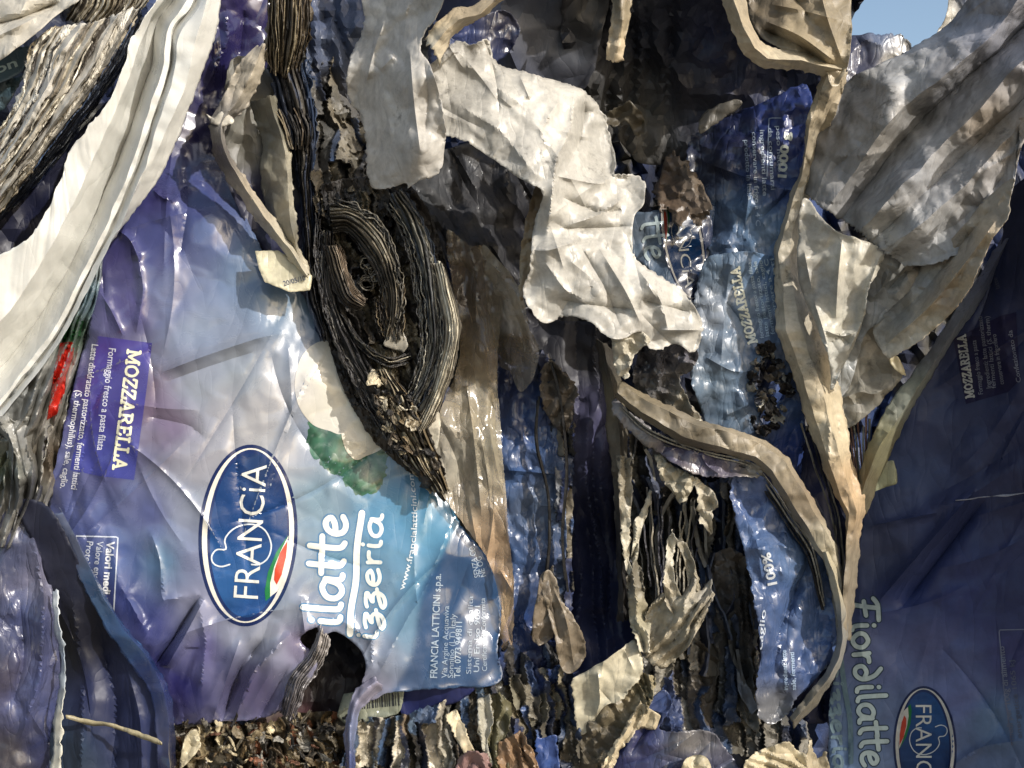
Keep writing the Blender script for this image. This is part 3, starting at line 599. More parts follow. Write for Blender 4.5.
def edc(x, y):
    c = colfield(ecol, x+8*fbm(x/30, y/30, 3), y+8*fbm(x/30, y/30, 9))
    # dark blue address panel, its edge running from (446,525) to (405,690)
    e = 1/(1+np.exp(-((x-452+(y-525)*.36+6*np.sin(y/22.))/1.6))); e *= (y > 500); n = lin((54, 92, 140))[None]*(.85+.3*vn(x/14, y/18, 5))[:, None]
    return c*(1-e[:, None])+n*e[:, None]
E = sheet('printed_film', [(262, -40), (275, 30), (262, 80), (240, 120), (232, 170), (262, 250), (300, 290), (330, 336), (372, 400), (392, 440), (412, 462), (440, 488), (462, 528), (486, 556), (501, 600), (498, 650), (500, 682), (456, 688), (420, 690), (392, 692), (372, 700), (362, 690), (366, 664), (356, 646), (336, 632), (322, 634), (316, 626), (300, 640), (318, 662), (296, 700), (270, 716), (226, 722), (172, 724), (150, 704), (120, 660), (86, 606), (66, 560), (50, 520), (52, 482), (66, 420), (84, 345), (94, 300), (100, 250), (130, 180), (180, 60), (210, -40)],
  [(210, 0, -20), (260, 0, -50), (190, 100, -30), (245, 120, -60), (222, 160, -50), (130, 200, 16), (180, 200, 22), (215, 215, 20), (95, 260, 26), (100, 320, 34), (170, 330, 36), (260, 300, 16), (310, 320, 6), (60, 480, 26), (120, 420, 40), (200, 440, 40), (280, 440, 30), (340, 400, 12), (380, 440, 4), (100, 560, 38), (200, 560, 44), (270, 560, 40), (330, 560, 30), (400, 540, 22), (440, 520, 10), (130, 640, 36), (180, 700, 30), (240, 700, 34), (300, 660, 44), (360, 640, 36), (400, 620, 36), (440, 620, 30), (490, 600, 6), (490, 670, 16), (400, 690, 40), (440, 680, 36), (160, 720, 20)],
  edc, 'printf', 'large glossy blue violet printed film with the whole oval logo and cheese picture', step=2.6, jag=1.2, curl=2.5, cvar=.03, thick=.6, seed=11, lines=(48, 190, 3.4, 100, 35),
  folds=[([(163, 372), (205, 356), (256, 339), (282, 333)], 7, 7), ([(163, 372), (205, 356), (256, 339), (282, 333)], 5, 26), ([(166, 382), (210, 366), (260, 350)], -4, 9), ([(100, 292), (112, 312), (124, 338)], 5, 6), ([(138, 258), (143, 290), (136, 334)], 6, 6), ([(288, 345), (292, 410), (286, 440)], 4, 7), ([(150, 672), (176, 634), (200, 596)], -20, 6), ([(166, 668), (186, 634), (204, 600)], 12, 8), ([(196, 590), (206, 640), (200, 700)], 7, 10), ([(222, 722), (240, 670), (262, 640)], -18, 6), ([(234, 722), (256, 668), (290, 634)], 12, 6), ([(212, 722), (226, 680), (240, 640)], 7, 6), ([(258, 720), (290, 664)], -8, 5), ([(272, 716), (304, 664)], 7, 5), ([(150, 186), (160, 196), (172, 200), (186, 186), (205, 186)], 7, 6), ([(184, 150), (188, 200), (180, 256)], -6, 9), ([(205, 190), (232, 225), (250, 260)], 5, 12), ([(110, 400), (160, 408), (200, 410)], 3, 9), ([(146, 416), (190, 426), (206, 440)], -4, 8), ([(330, 430), (330, 500), (316, 590)], 3, 20), ([(452, 520), (430, 580), (396, 640), (372, 690)], 8, 12), ([(470, 560), (440, 640), (420, 690)], -5, 9), ([(118, 230), (130, 240), (140, 262)], 8, 7), ([(150, 530), (160, 560), (164, 600), (190, 596)], 5, 7), ([(108, 520), (118, 580), (150, 640)], 4, 10), ([(300, 596), (306, 640)], 8, 8), ([(225, 0), (228, 40), (205, 90)], 8, 8), ([(244, 10), (240, 60)], -8, 8), ([(340, 620), (372, 640), (372, 680)], 6, 8)],
  crump=[(3.2, 60), (.9, 22)], nz=[(4, 90)],
  hf=lambda x, y: 5*np.clip((y-560)/110, 0, 1)*np.clip((420-x)/80, .25, 1)*crumple(x*1.3+y*.5, y*.5, 27, 5)+4*np.clip((120-x)/50, 0, 1)*crumple(x, y*.6, 22, 15)+4*np.clip((260-y)/80, 0, 1)*crumple(x, y, 26, 9))
def logo(S_, cx, cy, sx, sy, ang, mat='ink', dim=1.0, name='oval_logo'):
    """the whole oval trademark; local frame = the upright one of the big sheet"""
    c_, s_ = math.cos(math.radians(ang)), math.sin(math.radians(ang))
    def T(P): P = np.array(P, float); x = (P[:, 0]-248)*sx; y = (P[:, 1]-535.5)*sy; return np.stack([cx+x*c_-y*s_, cy+x*s_+y*c_], 1)
    def K(c): return tuple(int(v*dim) for v in c)
    o0 = ell(248, 535.5, 49.5, 91, 2.5); o1 = ell(248, 535.5, 46, 87.5, 2.5); o2 = ell(248.2, 535.5, 41, 86, 2.5); o3 = ell(248.5, 535.5, 38.5, 82, 2.5)
    halo = ell(248, 535.5, 56, 98, 2.5)
    L_ = disc(name, S_, S_, T(o3), [tuple(T([[248, 500]])[0])+(K((16, 60, 116)),), tuple(T([[222, 590]])[0])+(K((34, 88, 148)),), tuple(T([[270, 470]])[0])+(K((12, 44, 92)),), tuple(T([[250, 620]])[0])+(K((22, 70, 130)),)], mat, .5)
    if L_ is None: return
    ring('rim', L_, S_, T(o0), T(o1), K((14, 36, 86)), mat); ring('rim', L_, S_, T(o1), T(o2), K((236, 232, 220)), mat, .52); ring('rim', L_, S_, T(o2), T(o3), K((16, 44, 98)), mat)
    P, F = glyphs('FRANCiA', -.004); P = P.copy(); P[:, 0] = (P[:, 0]-P[:, 0].min())/np.ptp(P[:, 0]); P[:, 1] /= .69
    decal('lettering', L_, S_, T(place(P, (258, 599), (267, 465), 25)), F, K((240, 240, 232)), mat, 1.1)
    z = lambda Q: T([(180+a/3.66, 430+b/3.66) for a, b in Q])
    def st(Q, wd, col, nm):
        q = catmull([tuple(p) for p in z(Q)], 2); union_decal(nm, L_, S_, tube2d(q, wd*sx), K(col), mat, .9)
    st([(182, 492), (150, 500), (122, 488), (116, 462), (134, 438), (168, 436), (164, 402), (186, 370), (222, 350), (270, 346), (312, 368), (334, 420), (322, 468), (290, 492), (262, 492)], 1.5, (226, 232, 236), 'hat_outline')
    union_decal('green_swoosh', L_, S_, [z([(396, 384), (352, 448), (322, 520), (310, 590), (314, 626), (330, 612), (330, 560), (345, 500), (370, 440)])], K((30, 128, 70)), mat, .8)
    union_decal('white_swoosh', L_, S_, [z([(397, 386), (370, 440), (345, 500), (330, 560), (330, 611), (356, 590), (384, 530), (396, 450)])], K((238, 234, 222)), mat, .85)
    union_decal('red_swoosh', L_, S_, [z([(394, 404), (366, 450), (347, 510), (344, 548), (354, 566), (372, 530), (388, 465)])], K((214, 74, 44)), mat, 1.1)
    return L_
logo(E, 248, 535.5, 1, 1, 0)
# label panel and its lines
pan = union_decal('label_panel', E, E, [[(98, 336), (152, 343), (147, 386), (141, 430), (134, 480), (100, 476), (70, 470), (76, 440), (86, 390)]], [(110, 345, (72, 64, 140)), (120, 400, (62, 56, 128)), (110, 470, (66, 72, 150))], 'ink', .45)
SER = {  # slab-serif capitals as strokes: (x, y) in a 1 x 1 box
 'M': (1.15, [[(.12, 0), (.14, 1)], [(.14, 1), (.55, .15)], [(.55, .15), (.95, 1)], [(.95, 1), (1, 0)], [(0, 0), (.26, 0)], [(.85, 0), (1.12, 0)], [(0, 1), (.16, 1)], [(.94, 1), (1.1, 1)]]),
 'O': (1, [[(.5, 1), (.18, .85), (.08, .5), (.18, .15), (.5, 0), (.82, .15), (.92, .5), (.82, .85), (.5, 1)]]),
 'Z': (.85, [[(.1, .75), (.12, 1), (.75, 1)], [(.75, 1), (.08, 0)], [(.08, 0), (.76, 0), (.8, .28)]]),
 'A': (1.02, [[(.16, 0), (.5, 1)], [(.5, 1), (.86, 0)], [(.28, .33), (.72, .33)], [(.02, 0), (.3, 0)], [(.7, 0), (1, 0)]]),
 'R': (.98, [[(.18, 0), (.18, 1)], [(.04, 1), (.5, 1), (.76, .88), (.76, .65), (.5, .5), (.18, .5)], [(.48, .5), (.84, 0)], [(.04, 0), (.34, 0)], [(.74, 0), (.96, 0)]]),
 'E': (.85, [[(.18, 0), (.18, 1)], [(.04, 1), (.74, 1), (.74, .78)], [(.18, .52), (.56, .52)], [(.04, 0), (.76, 0), (.76, .25)]]),
 'L': (.8, [[(.18, 0), (.18, 1)], [(.04, 1), (.36, 1)], [(.04, 0), (.74, 0), (.74, .28)]])}
def slab(parent, surf, s, p0, p1, h, wd, color, mat='ink', arc=0):
    x = 0; pol = []
    for ch in s:
        adv, st = SER[ch]
        for q in st: pol.append(np.array(q, float)+np.array([x, 0]))
        x += adv+.08
    pc = []
    for q in pol:
        q = q.copy(); q[:, 0] /= x; z = place(q, p0, p1, h, False, arc); z = catmull([tuple(p) for p in z], 2.4, corner=True); pc += tube2d(z, wd)
    return union_decal('lettering', parent, surf, pc, color, mat, .95)
slab(E, E, 'MOZZARELLA', (128, 350), (113, 470), 12.5, 2.6, (236, 234, 206))
text(E, E, 'Formaggio fresco a pasta filata', (109, 348), (97, 450), 7, (206, 210, 228), .01, off=.9)
text(E, E, 'Latte disidratato pastorizzato, fermenti lattici', (92, 344), (71, 489), 6.4, (214, 218, 230), .012, off=.9)
text(E, E, '(S. thermophilus), sale, caglio.', (76, 390), (60, 488), 6.4, (214, 218, 230), .012, off=.9)
fr = catmull([(76, 536), (118, 537), (113, 624)], 3, corner=True); union_decal('table_frame', E, E, tube2d(fr, 1.3), (206, 214, 228), 'ink', .8)
text(E, E, 'Valori medi per', (107, 541), (101, 613), 7.5, (226, 230, 236), .03, off=.9)
text(E, E, 'Valore energetico', (97, 541), (90, 604), 6.5, (200, 208, 222), .006, off=.9)
text(E, E, 'Proteine', (87, 541), (83, 572), 6.5, (200, 208, 222), .006, off=.9)
# picture: mozzarella balls and leaf
leafc = lambda x, y: lin((56, 100, 78))[None]*(.5+.9*vn(x/5, y/5, 31))[:, None]*np.array([[1, 1, 1]])+(vn(x/3, y/3, 32) > .72)[:, None]*.07
def leaf_poly(P, seed): B = catmull(P, 2.4, closed=True); return B+np.stack([fbm(B[:, 0]/4, B[:, 1]/4, seed), fbm(B[:, 0]/4+9, B[:, 1]/4, seed)], 1)*6
disc('leaf_picture', E, E, leaf_poly([(310, 424), (322, 430), (336, 432), (350, 450), (364, 452), (376, 442), (386, 452), (386, 476), (378, 490), (366, 496), (350, 490), (334, 476), (318, 462), (308, 444)], 4), leafc, 'ink', .45)
cheese = [(316, 352, (222, 222, 218)), (340, 370, (236, 232, 216)), (330, 410, (238, 234, 220)), (300, 380, (190, 190, 204)), (350, 440, (234, 228, 206)), (368, 420, (238, 234, 218)), (306, 410, (206, 204, 206))]
disc('cheese_picture', E, E, catmull([(318, 342), (334, 344), (352, 372), (366, 396), (360, 420), (342, 434), (330, 431), (312, 424), (298, 404), (295, 380), (302, 356)], 3, closed=True), [(300, 385, (200, 198, 196)), (312, 420, (196, 192, 180)), (325, 370, (232, 228, 212)), (345, 390, (240, 234, 214)), (308, 350, (214, 214, 206))], 'ink', .7)
disc('cheese_picture', E, E, catmull([(346, 402), (366, 396), (384, 424), (388, 440), (380, 450), (366, 456), (356, 460), (346, 450), (341, 432), (340, 414)], 3, closed=True), [(360, 420, (242, 236, 214)), (344, 430, (206, 200, 182)), (370, 450, (224, 216, 194))], 'ink', 1.15)
script(E, E, 'ilatte', (341, 628), (347, 514), 21, 5.8, (240, 240, 230), halo=(84, 128, 168))
script(E, E, 'izzeria', (377, 642), (383, 514), 13, 4, (236, 238, 230), halo=(80, 136, 176))
uz = catmull([(350, 634), (351, 610), (356, 580), (357, 548), (362, 513)], 3); union_decal('underline', E, E, tube2d(uz, 9), (80, 128, 168), 'ink', .45); union_decal('underline', E, E, tube2d(uz, 6.5), (240, 240, 230), 'ink', .9)
text(E, E, 'www.francialatticini.com', (404, 590), (413, 472), 5.6, (224, 232, 236), .012, off=.9, arc=-8)
text(E, E, 'FRANCIA LATTICINI s.p.a.', (437, 678), (441, 574), 7, (160, 176, 192), .012, off=1)
text(E, E, 'Via Argine Acquaviva', (447, 678), (449, 606), 5.5, (150, 166, 184), .004, off=1)
text(E, E, 'Sonnino (LT) Italy', (453, 678), (456, 614), 5.5, (150, 166, 184), .004, off=1)
text(E, E, 'Tel. 0773 949811', (460, 678), (462, 622), 6, (164, 180, 196), .012, off=1)
text(E, E, 'Sistema di qualita', (471, 674), (473, 596), 5, (146, 162, 182), .002, off=1)
text(E, E, 'Uni En Iso 9001', (479, 672), (480, 606), 5.5, (156, 172, 190), .006, off=1)
text(E, E, 'Certificato di Conformita', (487, 671), (485, 598), 5, (150, 166, 184), .004, off=1)
text(E, E, 'SENZA CO', (480, 577), (474, 546), 5.5, (156, 172, 190), .008, off=1)
text(E, E, 'NE OG', (486, 576), (481, 556), 5.5, (156, 172, 190), .008, off=1)
text(E, E, 'www.', (120, 208), (133, 262), 1, (150, 150, 190), 0) if False else None

# dark hollow film seen through the tear of the big sheet, with the barcode scrap
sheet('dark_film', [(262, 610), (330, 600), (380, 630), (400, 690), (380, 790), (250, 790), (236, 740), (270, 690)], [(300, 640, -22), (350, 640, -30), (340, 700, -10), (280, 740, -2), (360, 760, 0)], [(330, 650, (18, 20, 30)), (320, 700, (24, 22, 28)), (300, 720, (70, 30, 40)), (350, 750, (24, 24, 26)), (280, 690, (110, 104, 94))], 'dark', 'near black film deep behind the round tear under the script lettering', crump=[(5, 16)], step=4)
s = sheet('barcode_label', [(344, 694), (372, 688), (404, 684), (404, 690), (402, 706), (398, 714), (372, 720), (346, 726), (336, 716)], [(340, 710, 14), (400, 700, 26), (370, 690, 20), (360, 724, 22)], (150, 156, 132), 'printcr', 'pale green barcode scrap peeping out below the torn edge of the big blue print', curl=1, step=3, jag=.6, smooth_outline=False)
rng = random.Random(4); x = 352; bars = []
while x < 398:
    wd = rng.choice([.8, 1.2, 1.8]); y0 = 697-(x-352)*.1; bars.append([(x, y0), (x+wd, y0-.2), (x+wd+.8, y0+13), (x+.8, y0+13.2)]); x += wd+rng.choice([1, 1.4, 2])
union_decal('barcode', s, s, bars, (40, 44, 50), 'ink', .7)
sheet('printed_film', [(398, 686), (440, 682), (474, 686), (460, 700), (430, 712), (404, 718)], [(400, 700, 18), (460, 690, 24), (430, 710, 18)], (28, 38, 96), 'dull', 'small royal blue scrap beside the barcode scrap', curl=2, step=3)
loft('curled_film', [[(372, 676, 52), (356, 690, 56), (348, 712, 58), (344, 740, 56), (346, 800, 50)], [(378, 682, 62), (361, 696, 64), (352, 716, 66), (349, 742, 64), (352, 800, 60)], [(384, 690, 50), (367, 702, 52), (358, 720, 54), (355, 744, 52), (358, 800, 46)]], [(370, 684, (190, 176, 200)), (350, 740, (150, 156, 196)), (350, 760, (90, 100, 160))], 'printf', 'curled pale violet film rim hanging down to the bottom border left of the barcode scrap', interp='cos', du=2, dv=1.5, jag=1.5, crump=[(2, 10)])
# crumpled pale lip on the left of the tear
loft('curled_film', [[(320, 626, 44), (310, 650, 44), (290, 676, 42), (278, 712, 40)], [(322, 632, 60), (314, 656, 58), (296, 682, 54), (286, 716, 48)], [(330, 640, 40), (322, 662, 38), (306, 690, 36), (292, 722, 34)]], [(320, 640, (190, 182, 176)), (300, 680, (150, 146, 150)), (285, 710, (110, 104, 110))], 'printcr', 'silvery creased lip along the left side of the round tear', strata=[(4, 4)], crump=[(4, 8)], du=2, dv=1.2, jag=2.5)

# ------------------------------------------------------------------ D: lower left corner
sheet('printed_film', [(-60, 500), (10, 505), (36, 540), (54, 600), (60, 680), (50, 740), (40, 830), (-60, 830)], [(-20, 540, 50), (20, 540, 56), (45, 600, 60), (50, 700, 66), (0, 640, 84), (-20, 780, 80), (30, 780, 70)], [(10, 560, (62, 70, 104)), (20, 620, (58, 70, 118)), (0, 680, (66, 62, 90)), (30, 700, (80, 92, 150)), (10, 750, (56, 52, 60)), (40, 580, (120, 120, 150)), (35, 740, (40, 48, 90))], 'printcr', 'crumpled grey violet printed film filling the lower left corner', step=3, rzk=.7, lines=(9, 150, 5, 78, 25), crump=[(7, 60)], folds=[([(30, 520), (44, 600), (40, 680), (20, 740)], 14, 9), ([(14, 700), (24, 660), (20, 600)], -8, 8)])
sheet('dark_film', [(16, 504), (48, 506), (72, 550), (96, 600), (130, 650), (156, 700), (164, 790), (30, 800), (52, 700), (56, 620), (40, 560)], [(30, 520, 66), (60, 540, 70), (80, 600, 62), (60, 640, 36), (100, 660, 50), (140, 690, 66), (80, 760, 50), (150, 760, 66), (55, 720, 56)], [(60, 560, (26, 30, 52)), (70, 640, (18, 20, 34)), (110, 700, (28, 38, 78)), (140, 740, (30, 42, 84)), (60, 760, (40, 60, 84))], 'dull', 'dark navy folded film beside the lower left corner, crossed by a cream tape', step=3.5, rzk=.7, lines=(9, 150, 5, 84, 12), curl=3, folds=[([(70, 590), (84, 680), (80, 790)], 16, 14), ([(100, 640), (116, 700), (114, 790)], -14, 12), ([(128, 670), (140, 720), (142, 790)], 9, 8)])
dr0 = [(44, 516, 66), (66, 548, 68), (86, 590, 68), (104, 626, 70), (128, 660, 72), (148, 690, 76), (156, 726, 76), (158, 800, 74)]
dr1 = [(62, 512, 72), (82, 550, 76), (102, 594, 78), (124, 630, 80), (146, 655, 82), (162, 688, 84), (168, 724, 84), (172, 800, 82)]
dr2 = [(60, 508, 44), (80, 546, 46), (102, 590, 48), (126, 628, 50), (150, 656, 48), (168, 690, 46), (174, 724, 44), (178, 800, 40)]
loft('curled_film', [dr0, dr1, dr2], [(70, 540, (120, 126, 160)), (96, 600, (70, 116, 168)), (124, 640, (64, 112, 176)), (150, 680, (54, 84, 160)), (158, 730, (92, 100, 150)), (168, 770, (30, 40, 90))], 'printf', 'bright blue curled edge arching down from the label table to the bottom border', crump=[(3, 22)], du=2.5, dv=1.8, jag=1.5)
loft('film_ribbon', [[(52, 590, 74), (54, 620, 76), (60, 660, 78), (56, 710, 80), (48, 800, 80)], [(58, 592, 80), (60, 622, 82), (66, 662, 84), (63, 712, 88), (60, 800, 86)]], [(55, 600, (200, 206, 210)), (62, 660, (150, 160, 170)), (58, 730, (206, 204, 190))], 'clean', 'thin pale vertical film ribbon standing left of the dark navy folds', du=3, dv=2, jag=2, nz=[(3, 12)], crump=[(2, 10)])
loft('tape_strip', [[(66, 714, 78), (86, 719, 74), (112, 723, 78), (140, 732, 84), (162, 741, 96)], [(65, 718.5, 76), (86, 724, 72), (112, 728, 76), (139, 737, 82), (161, 746, 94)]], (176, 166, 134), 'white', 'narrow cream tape lying across the dark navy folds near the bottom border', 'tape', du=3, dv=2, jag=.7, nz=[(3, 10)])
# ------------------------------------------------------------------ F: torn curled rim with the pale tag, and the hollow behind it
sheet('dark_film', [(232, 60), (268, 70), (300, 120), (320, 200), (318, 300), (290, 280), (262, 250), (230, 190), (222, 140)], [(250, 100, 4), (290, 150, 0), (300, 260, 6), (250, 210, 6)], [(240, 110, (120, 118, 104)), (255, 100, (120, 116, 100)), (260, 190, (26, 30, 66)), (285, 230, (30, 34, 70)), (250, 150, (96, 94, 84)), (290, 150, (60, 60, 60))], 'dull', 'dark blue and olive film in the narrow hollow behind the torn curled rim', crump=[(4, 20)], step=3.5, folds=[([(246, 150), (262, 160), (268, 200), (270, 240)], 6, 4)])
r0 = [(256, 44, 34), (236, 66, 44), (222, 100, 50), (210, 120, 48), (212, 146, 46), (226, 176, 46), (250, 212, 44), (276, 244, 40), (304, 276, 36)]
r1 = [(264, 46, 50), (250, 76, 60), (236, 104, 60), (221, 124, 66), (222, 146, 66), (238, 176, 66), (262, 212, 62), (286, 244, 56), (308, 276, 48)]
r2 = [(268, 50, 30), (258, 84, 34), (243, 110, 36), (226, 128, 40), (228, 150, 40), (244, 178, 40), (266, 208, 38), (290, 240, 36), (310, 274, 34)]
loft('curled_film', [r0, r1, r2], [(245, 70, (206, 196, 176)), (225, 130, (170, 166, 160)), (216, 150, (110, 104, 100)), (250, 200, (196, 184, 162)), (290, 250, (212, 204, 182))], 'dirty', 'torn cream rim curling down in an s shape over the big violet print', crump=[(3, 12)], du=2, dv=1.5, jag=2.6, interp='lin')
sheet('film_scrap', [(206, 114), (214, 118), (222, 112), (234, 120), (226, 126), (214, 124)], [(210, 118, 56), (230, 120, 62), (220, 116, 66)], CREAM, 'dirty', 'tiny frayed cream tip sticking out left of the torn rim', step=2, curl=3, jag=1.5)
g0 = [(250, 104, 14), (256, 116, 14), (262, 140, 16), (262, 180, 18), (270, 220, 22), (292, 258, 26), (305, 280, 26)]
g1 = [(260, 98, 30), (266, 114, 30), (273, 150, 30), (272, 190, 32), (280, 226, 34), (298, 256, 34), (309, 278, 32)]
g2 = [(270, 96, 40), (274, 116, 42), (284, 150, 44), (289, 196, 46), (294, 240, 44), (303, 262, 40), (312, 277, 36)]
g3 = [(274, 97, 30), (279, 116, 32), (289, 150, 34), (294, 196, 36), (298, 240, 34), (306, 262, 32), (314, 276, 30)]
loft('curled_film', [g0, g1, g2, g3], [(258, 112, (130, 126, 108)), (268, 150, (84, 86, 78)), (278, 130, (110, 110, 100)), (288, 150, (216, 208, 184)), (293, 200, (216, 208, 184)), (272, 200, (70, 74, 74)), (282, 226, (90, 92, 88)), (300, 252, (190, 182, 160))], 'white', 'second pale curled rim, thin and sunlit, standing right of the torn s shaped rim', crump=[(2.5, 12)], du=1.6, dv=1.2, jag=2)  # grey shaded face and bright sunlit line are put into the colours
s = sheet('paper_tag', [(255, 251), (278, 250), (296, 262), (312, 276), (310, 290), (290, 292), (264, 282), (259, 270)], [(258, 256, 44), (300, 270, 40), (270, 280, 50), (308, 288, 44)], (204, 198, 170), 'white', 'small cream tag with a dark code at the lower end of the torn rims', 'tag', curl=1, step=3, jag=.5, smooth_outline=False)
text(s, s, '20/05/10', (284, 286), (306, 280), 5, (50, 60, 90), .0, off=.8)
# G: upper bundles beside it
t = loft('film_stack', [[(266, -40, 40), (268, 0, 40), (266, 40, 36), (270, 72, 26)], [(292, -40, 62), (292, 0, 60), (290, 40, 54), (284, 76, 34)], [(314, -40, 44), (311, 0, 40), (310, 36, 32), (300, 70, 20)]], None, 'stack', 'brown sooty upright film edges at the top border left of the white hanging lobe', 'film stack', strata=[(6, 5), (2.5, 2)], palette=(2.2, [(120, 108, 88), (84, 76, 62), (56, 52, 46), (96, 86, 70), (150, 138, 112)]), du=2, dv=1.2, jag=3, interp='cos')
stack('layer_edges', [(267, -30, 44), (268, 30, 42), (272, 74, 30)], [(312, -30, 46), (309, 30, 38), (298, 70, 26)], 22, 5, BPAL, parent=t, mid=[(292, -30, 80), (291, 30, 72), (286, 78, 40)], seed=8, wig=1.2, t=.7, endvar=.12)
t = loft('film_stack', [[(268, 60, 20), (276, 100, 14), (290, 150, 12), (300, 200, 14), (306, 300, 20), (320, 340, 24)], [(288, 70, 34), (300, 120, 32), (304, 170, 28), (306, 220, 28), (316, 300, 30), (328, 340, 30)], [(308, 60, 10), (316, 120, 8), (314, 180, 8), (316, 240, 10), (322, 300, 14), (334, 340, 20)]], None, 'stack', 'dark blue black layered film running down right of the thin sunlit curled rim', 'film stack', strata=[(6, 5), (3, 2)], palette=(4, [(34, 36, 40), (60, 70, 90), (70, 66, 58), (24, 24, 28), (44, 58, 82)]), du=2, dv=1.3, jag=3)
stack('layer_edges', [(276, 110, 36), (284, 126, 40), (292, 148, 36)], [(304, 108, 34), (312, 132, 36), (308, 150, 30)], 12, 10, BPAL, parent=t, seed=9, wig=1.5, t=1.2, endvar=.15)
sheet('dark_film', [(300, -40), (370, -40), (372, 60), (380, 200), (372, 230), (320, 215), (310, 120), (306, 50)], [(320, 0, -20), (350, 20, -10), (340, 150, -50), (360, 200, -40), (330, 210, -20)], [(330, 10, (70, 80, 104)), (345, 40, (80, 90, 112)), (330, 100, (40, 40, 42)), (350, 160, (30, 30, 32)), (330, 190, (60, 56, 50))], 'dark', 'dark grey blue film in the black crevice left of the white hanging lobe', pleat=[(85, 20, 8)], crump=[(7, 20)], step=4)
pressed('crushed_film_layers', [(304, 66), (372, 66), (380, 200), (318, 216)], [(340, 80, -30), (340, 200, -8), (360, 150, -30), (316, 120, -6)], DPAL+[(104, 102, 98), (130, 122, 106)], 'crushed dark film layers in the crevice left of the white hanging lobe', seed=21, ang=80, cw=9, cl=34, amp=22, step=2, kind='stuff')

# ------------------------------------------------------------------ H: the rolled, pressed bundle in the middle left
hb = sheet('rolled_film_bundle', [(310, 200), (340, 180), (400, 180), (430, 215), (450, 280), (458, 330), (450, 380), (436, 430), (446, 500), (430, 486), (396, 462), (366, 430), (340, 380), (322, 320), (310, 260)], [(320, 220, 6), (400, 200, 10), (440, 270, 14), (450, 330, 20), (380, 260, -20), (370, 330, -10), (400, 380, 10), (420, 440, 16), (340, 350, 12), (380, 430, 20), (440, 480, 14)], [(360, 260, (40, 36, 32)), (340, 330, (44, 42, 40)), (400, 300, (60, 58, 56)), (420, 440, (70, 62, 50))], 'stack', 'rolled sooty bundle of pressed film layers, lens shaped, beside the cheese picture', 'film bundle', step=2.5, crump=[(4, 14)], pleat=[(70, 5, 3)])
pressed('crushed_layers', [(318, 206), (345, 188), (396, 190), (424, 230), (440, 290), (440, 350), (420, 400), (430, 470), (396, 450), (360, 400), (334, 340), (320, 270)], [(320, 220, 12), (400, 200, 14), (430, 270, 20), (430, 330, 22), (380, 260, 0), (366, 290, -4), (400, 380, 18), (420, 440, 24), (340, 350, 16), (380, 430, 24)], [(60, 58, 54), (90, 84, 72), (120, 112, 94), (44, 42, 40), (80, 82, 86), (140, 132, 112), (70, 64, 54)], seed=35, ang=75, cw=5, cl=26, amp=16, mat='stack', parent=hb)
def hstk(A, B, n, dep, pal, seed, nm='layer_edges', **k):
    k['wig'] = k.get('wig', 1)*1.5; k['du'] = 2; k['t'] = k.get('t', 1.2)*.6
    return stack(nm, A, B, int(n*2.1), dep, pal, parent=hb, seed=seed, **k)
hstk([(316, 208, 30), (314, 250, 34), (324, 310, 36), (346, 366, 36), (372, 416, 38), (400, 456, 40), (440, 494, 36)], [(330, 240, 20), (334, 290, 20), (346, 340, 20), (366, 380, 24), (392, 420, 30), (420, 450, 34), (446, 490, 34)], 13, 16, [(60, 58, 56), (100, 98, 92), (70, 70, 72), (120, 114, 100), (44, 44, 46), (140, 134, 118)], 31, wig=1, t=1.6, endvar=.12)
hstk([(334, 198, 30), (356, 204, 36), (384, 226, 40), (398, 262, 42), (404, 300, 40), (398, 340, 30)], [(330, 230, 22), (350, 232, 24), (370, 252, 26), (380, 280, 28), (384, 310, 28), (380, 330, 20)], 17, 14, [(60, 56, 48), (110, 104, 90), (140, 134, 118), (80, 78, 72), (40, 40, 40), (150, 144, 128)], 32, wig=1.6, t=1.3, endvar=.15)
hstk([(396, 190, 34), (424, 226, 42), (438, 276, 48), (446, 330, 50), (436, 372, 44), (416, 410, 36)], [(380, 196, 26), (404, 240, 34), (414, 290, 38), (420, 340, 38), (414, 376, 34), (402, 400, 28)], 13, 18, [(70, 80, 96), (60, 62, 64), (120, 120, 114), (44, 44, 44), (150, 146, 132), (96, 96, 92)], 33, wig=1, t=1.5, endvar=.1)
loft('bent_layers', [[(388, 196, 26), (412, 240, 32), (422, 290, 34), (426, 340, 34), (418, 378, 30), (404, 404, 24)], [(397, 192, 40), (421, 236, 46), (431, 288, 50), (435, 338, 48), (425, 380, 42), (409, 408, 34)], [(404, 190, 28), (430, 234, 34), (439, 284, 38), (443, 334, 38), (431, 384, 32), (414, 412, 26)]], None, 'stack', None, parent=hb, strata=[(6, 6), (2.5, 1.5)], palette=(3.4, [(84, 96, 112), (120, 120, 116), (50, 54, 60), (148, 146, 134), (96, 98, 98)]), du=2, dv=1, jag=2, seed=15)
loft('bent_layers', [[(318, 236, 20), (318, 290, 22), (334, 344, 24), (362, 398, 26), (392, 444, 28)], [(326, 232, 30), (328, 288, 32), (344, 338, 34), (372, 390, 36), (402, 436, 38)], [(334, 232, 14), (340, 290, 18), (356, 334, 20), (384, 384, 24), (412, 430, 28)]], None, 'stack', None, parent=hb, strata=[(7, 6), (3, 2)], palette=(4, [(50, 50, 52), (84, 82, 78), (34, 34, 36), (110, 104, 92)]), du=2, dv=1, jag=2, seed=16)
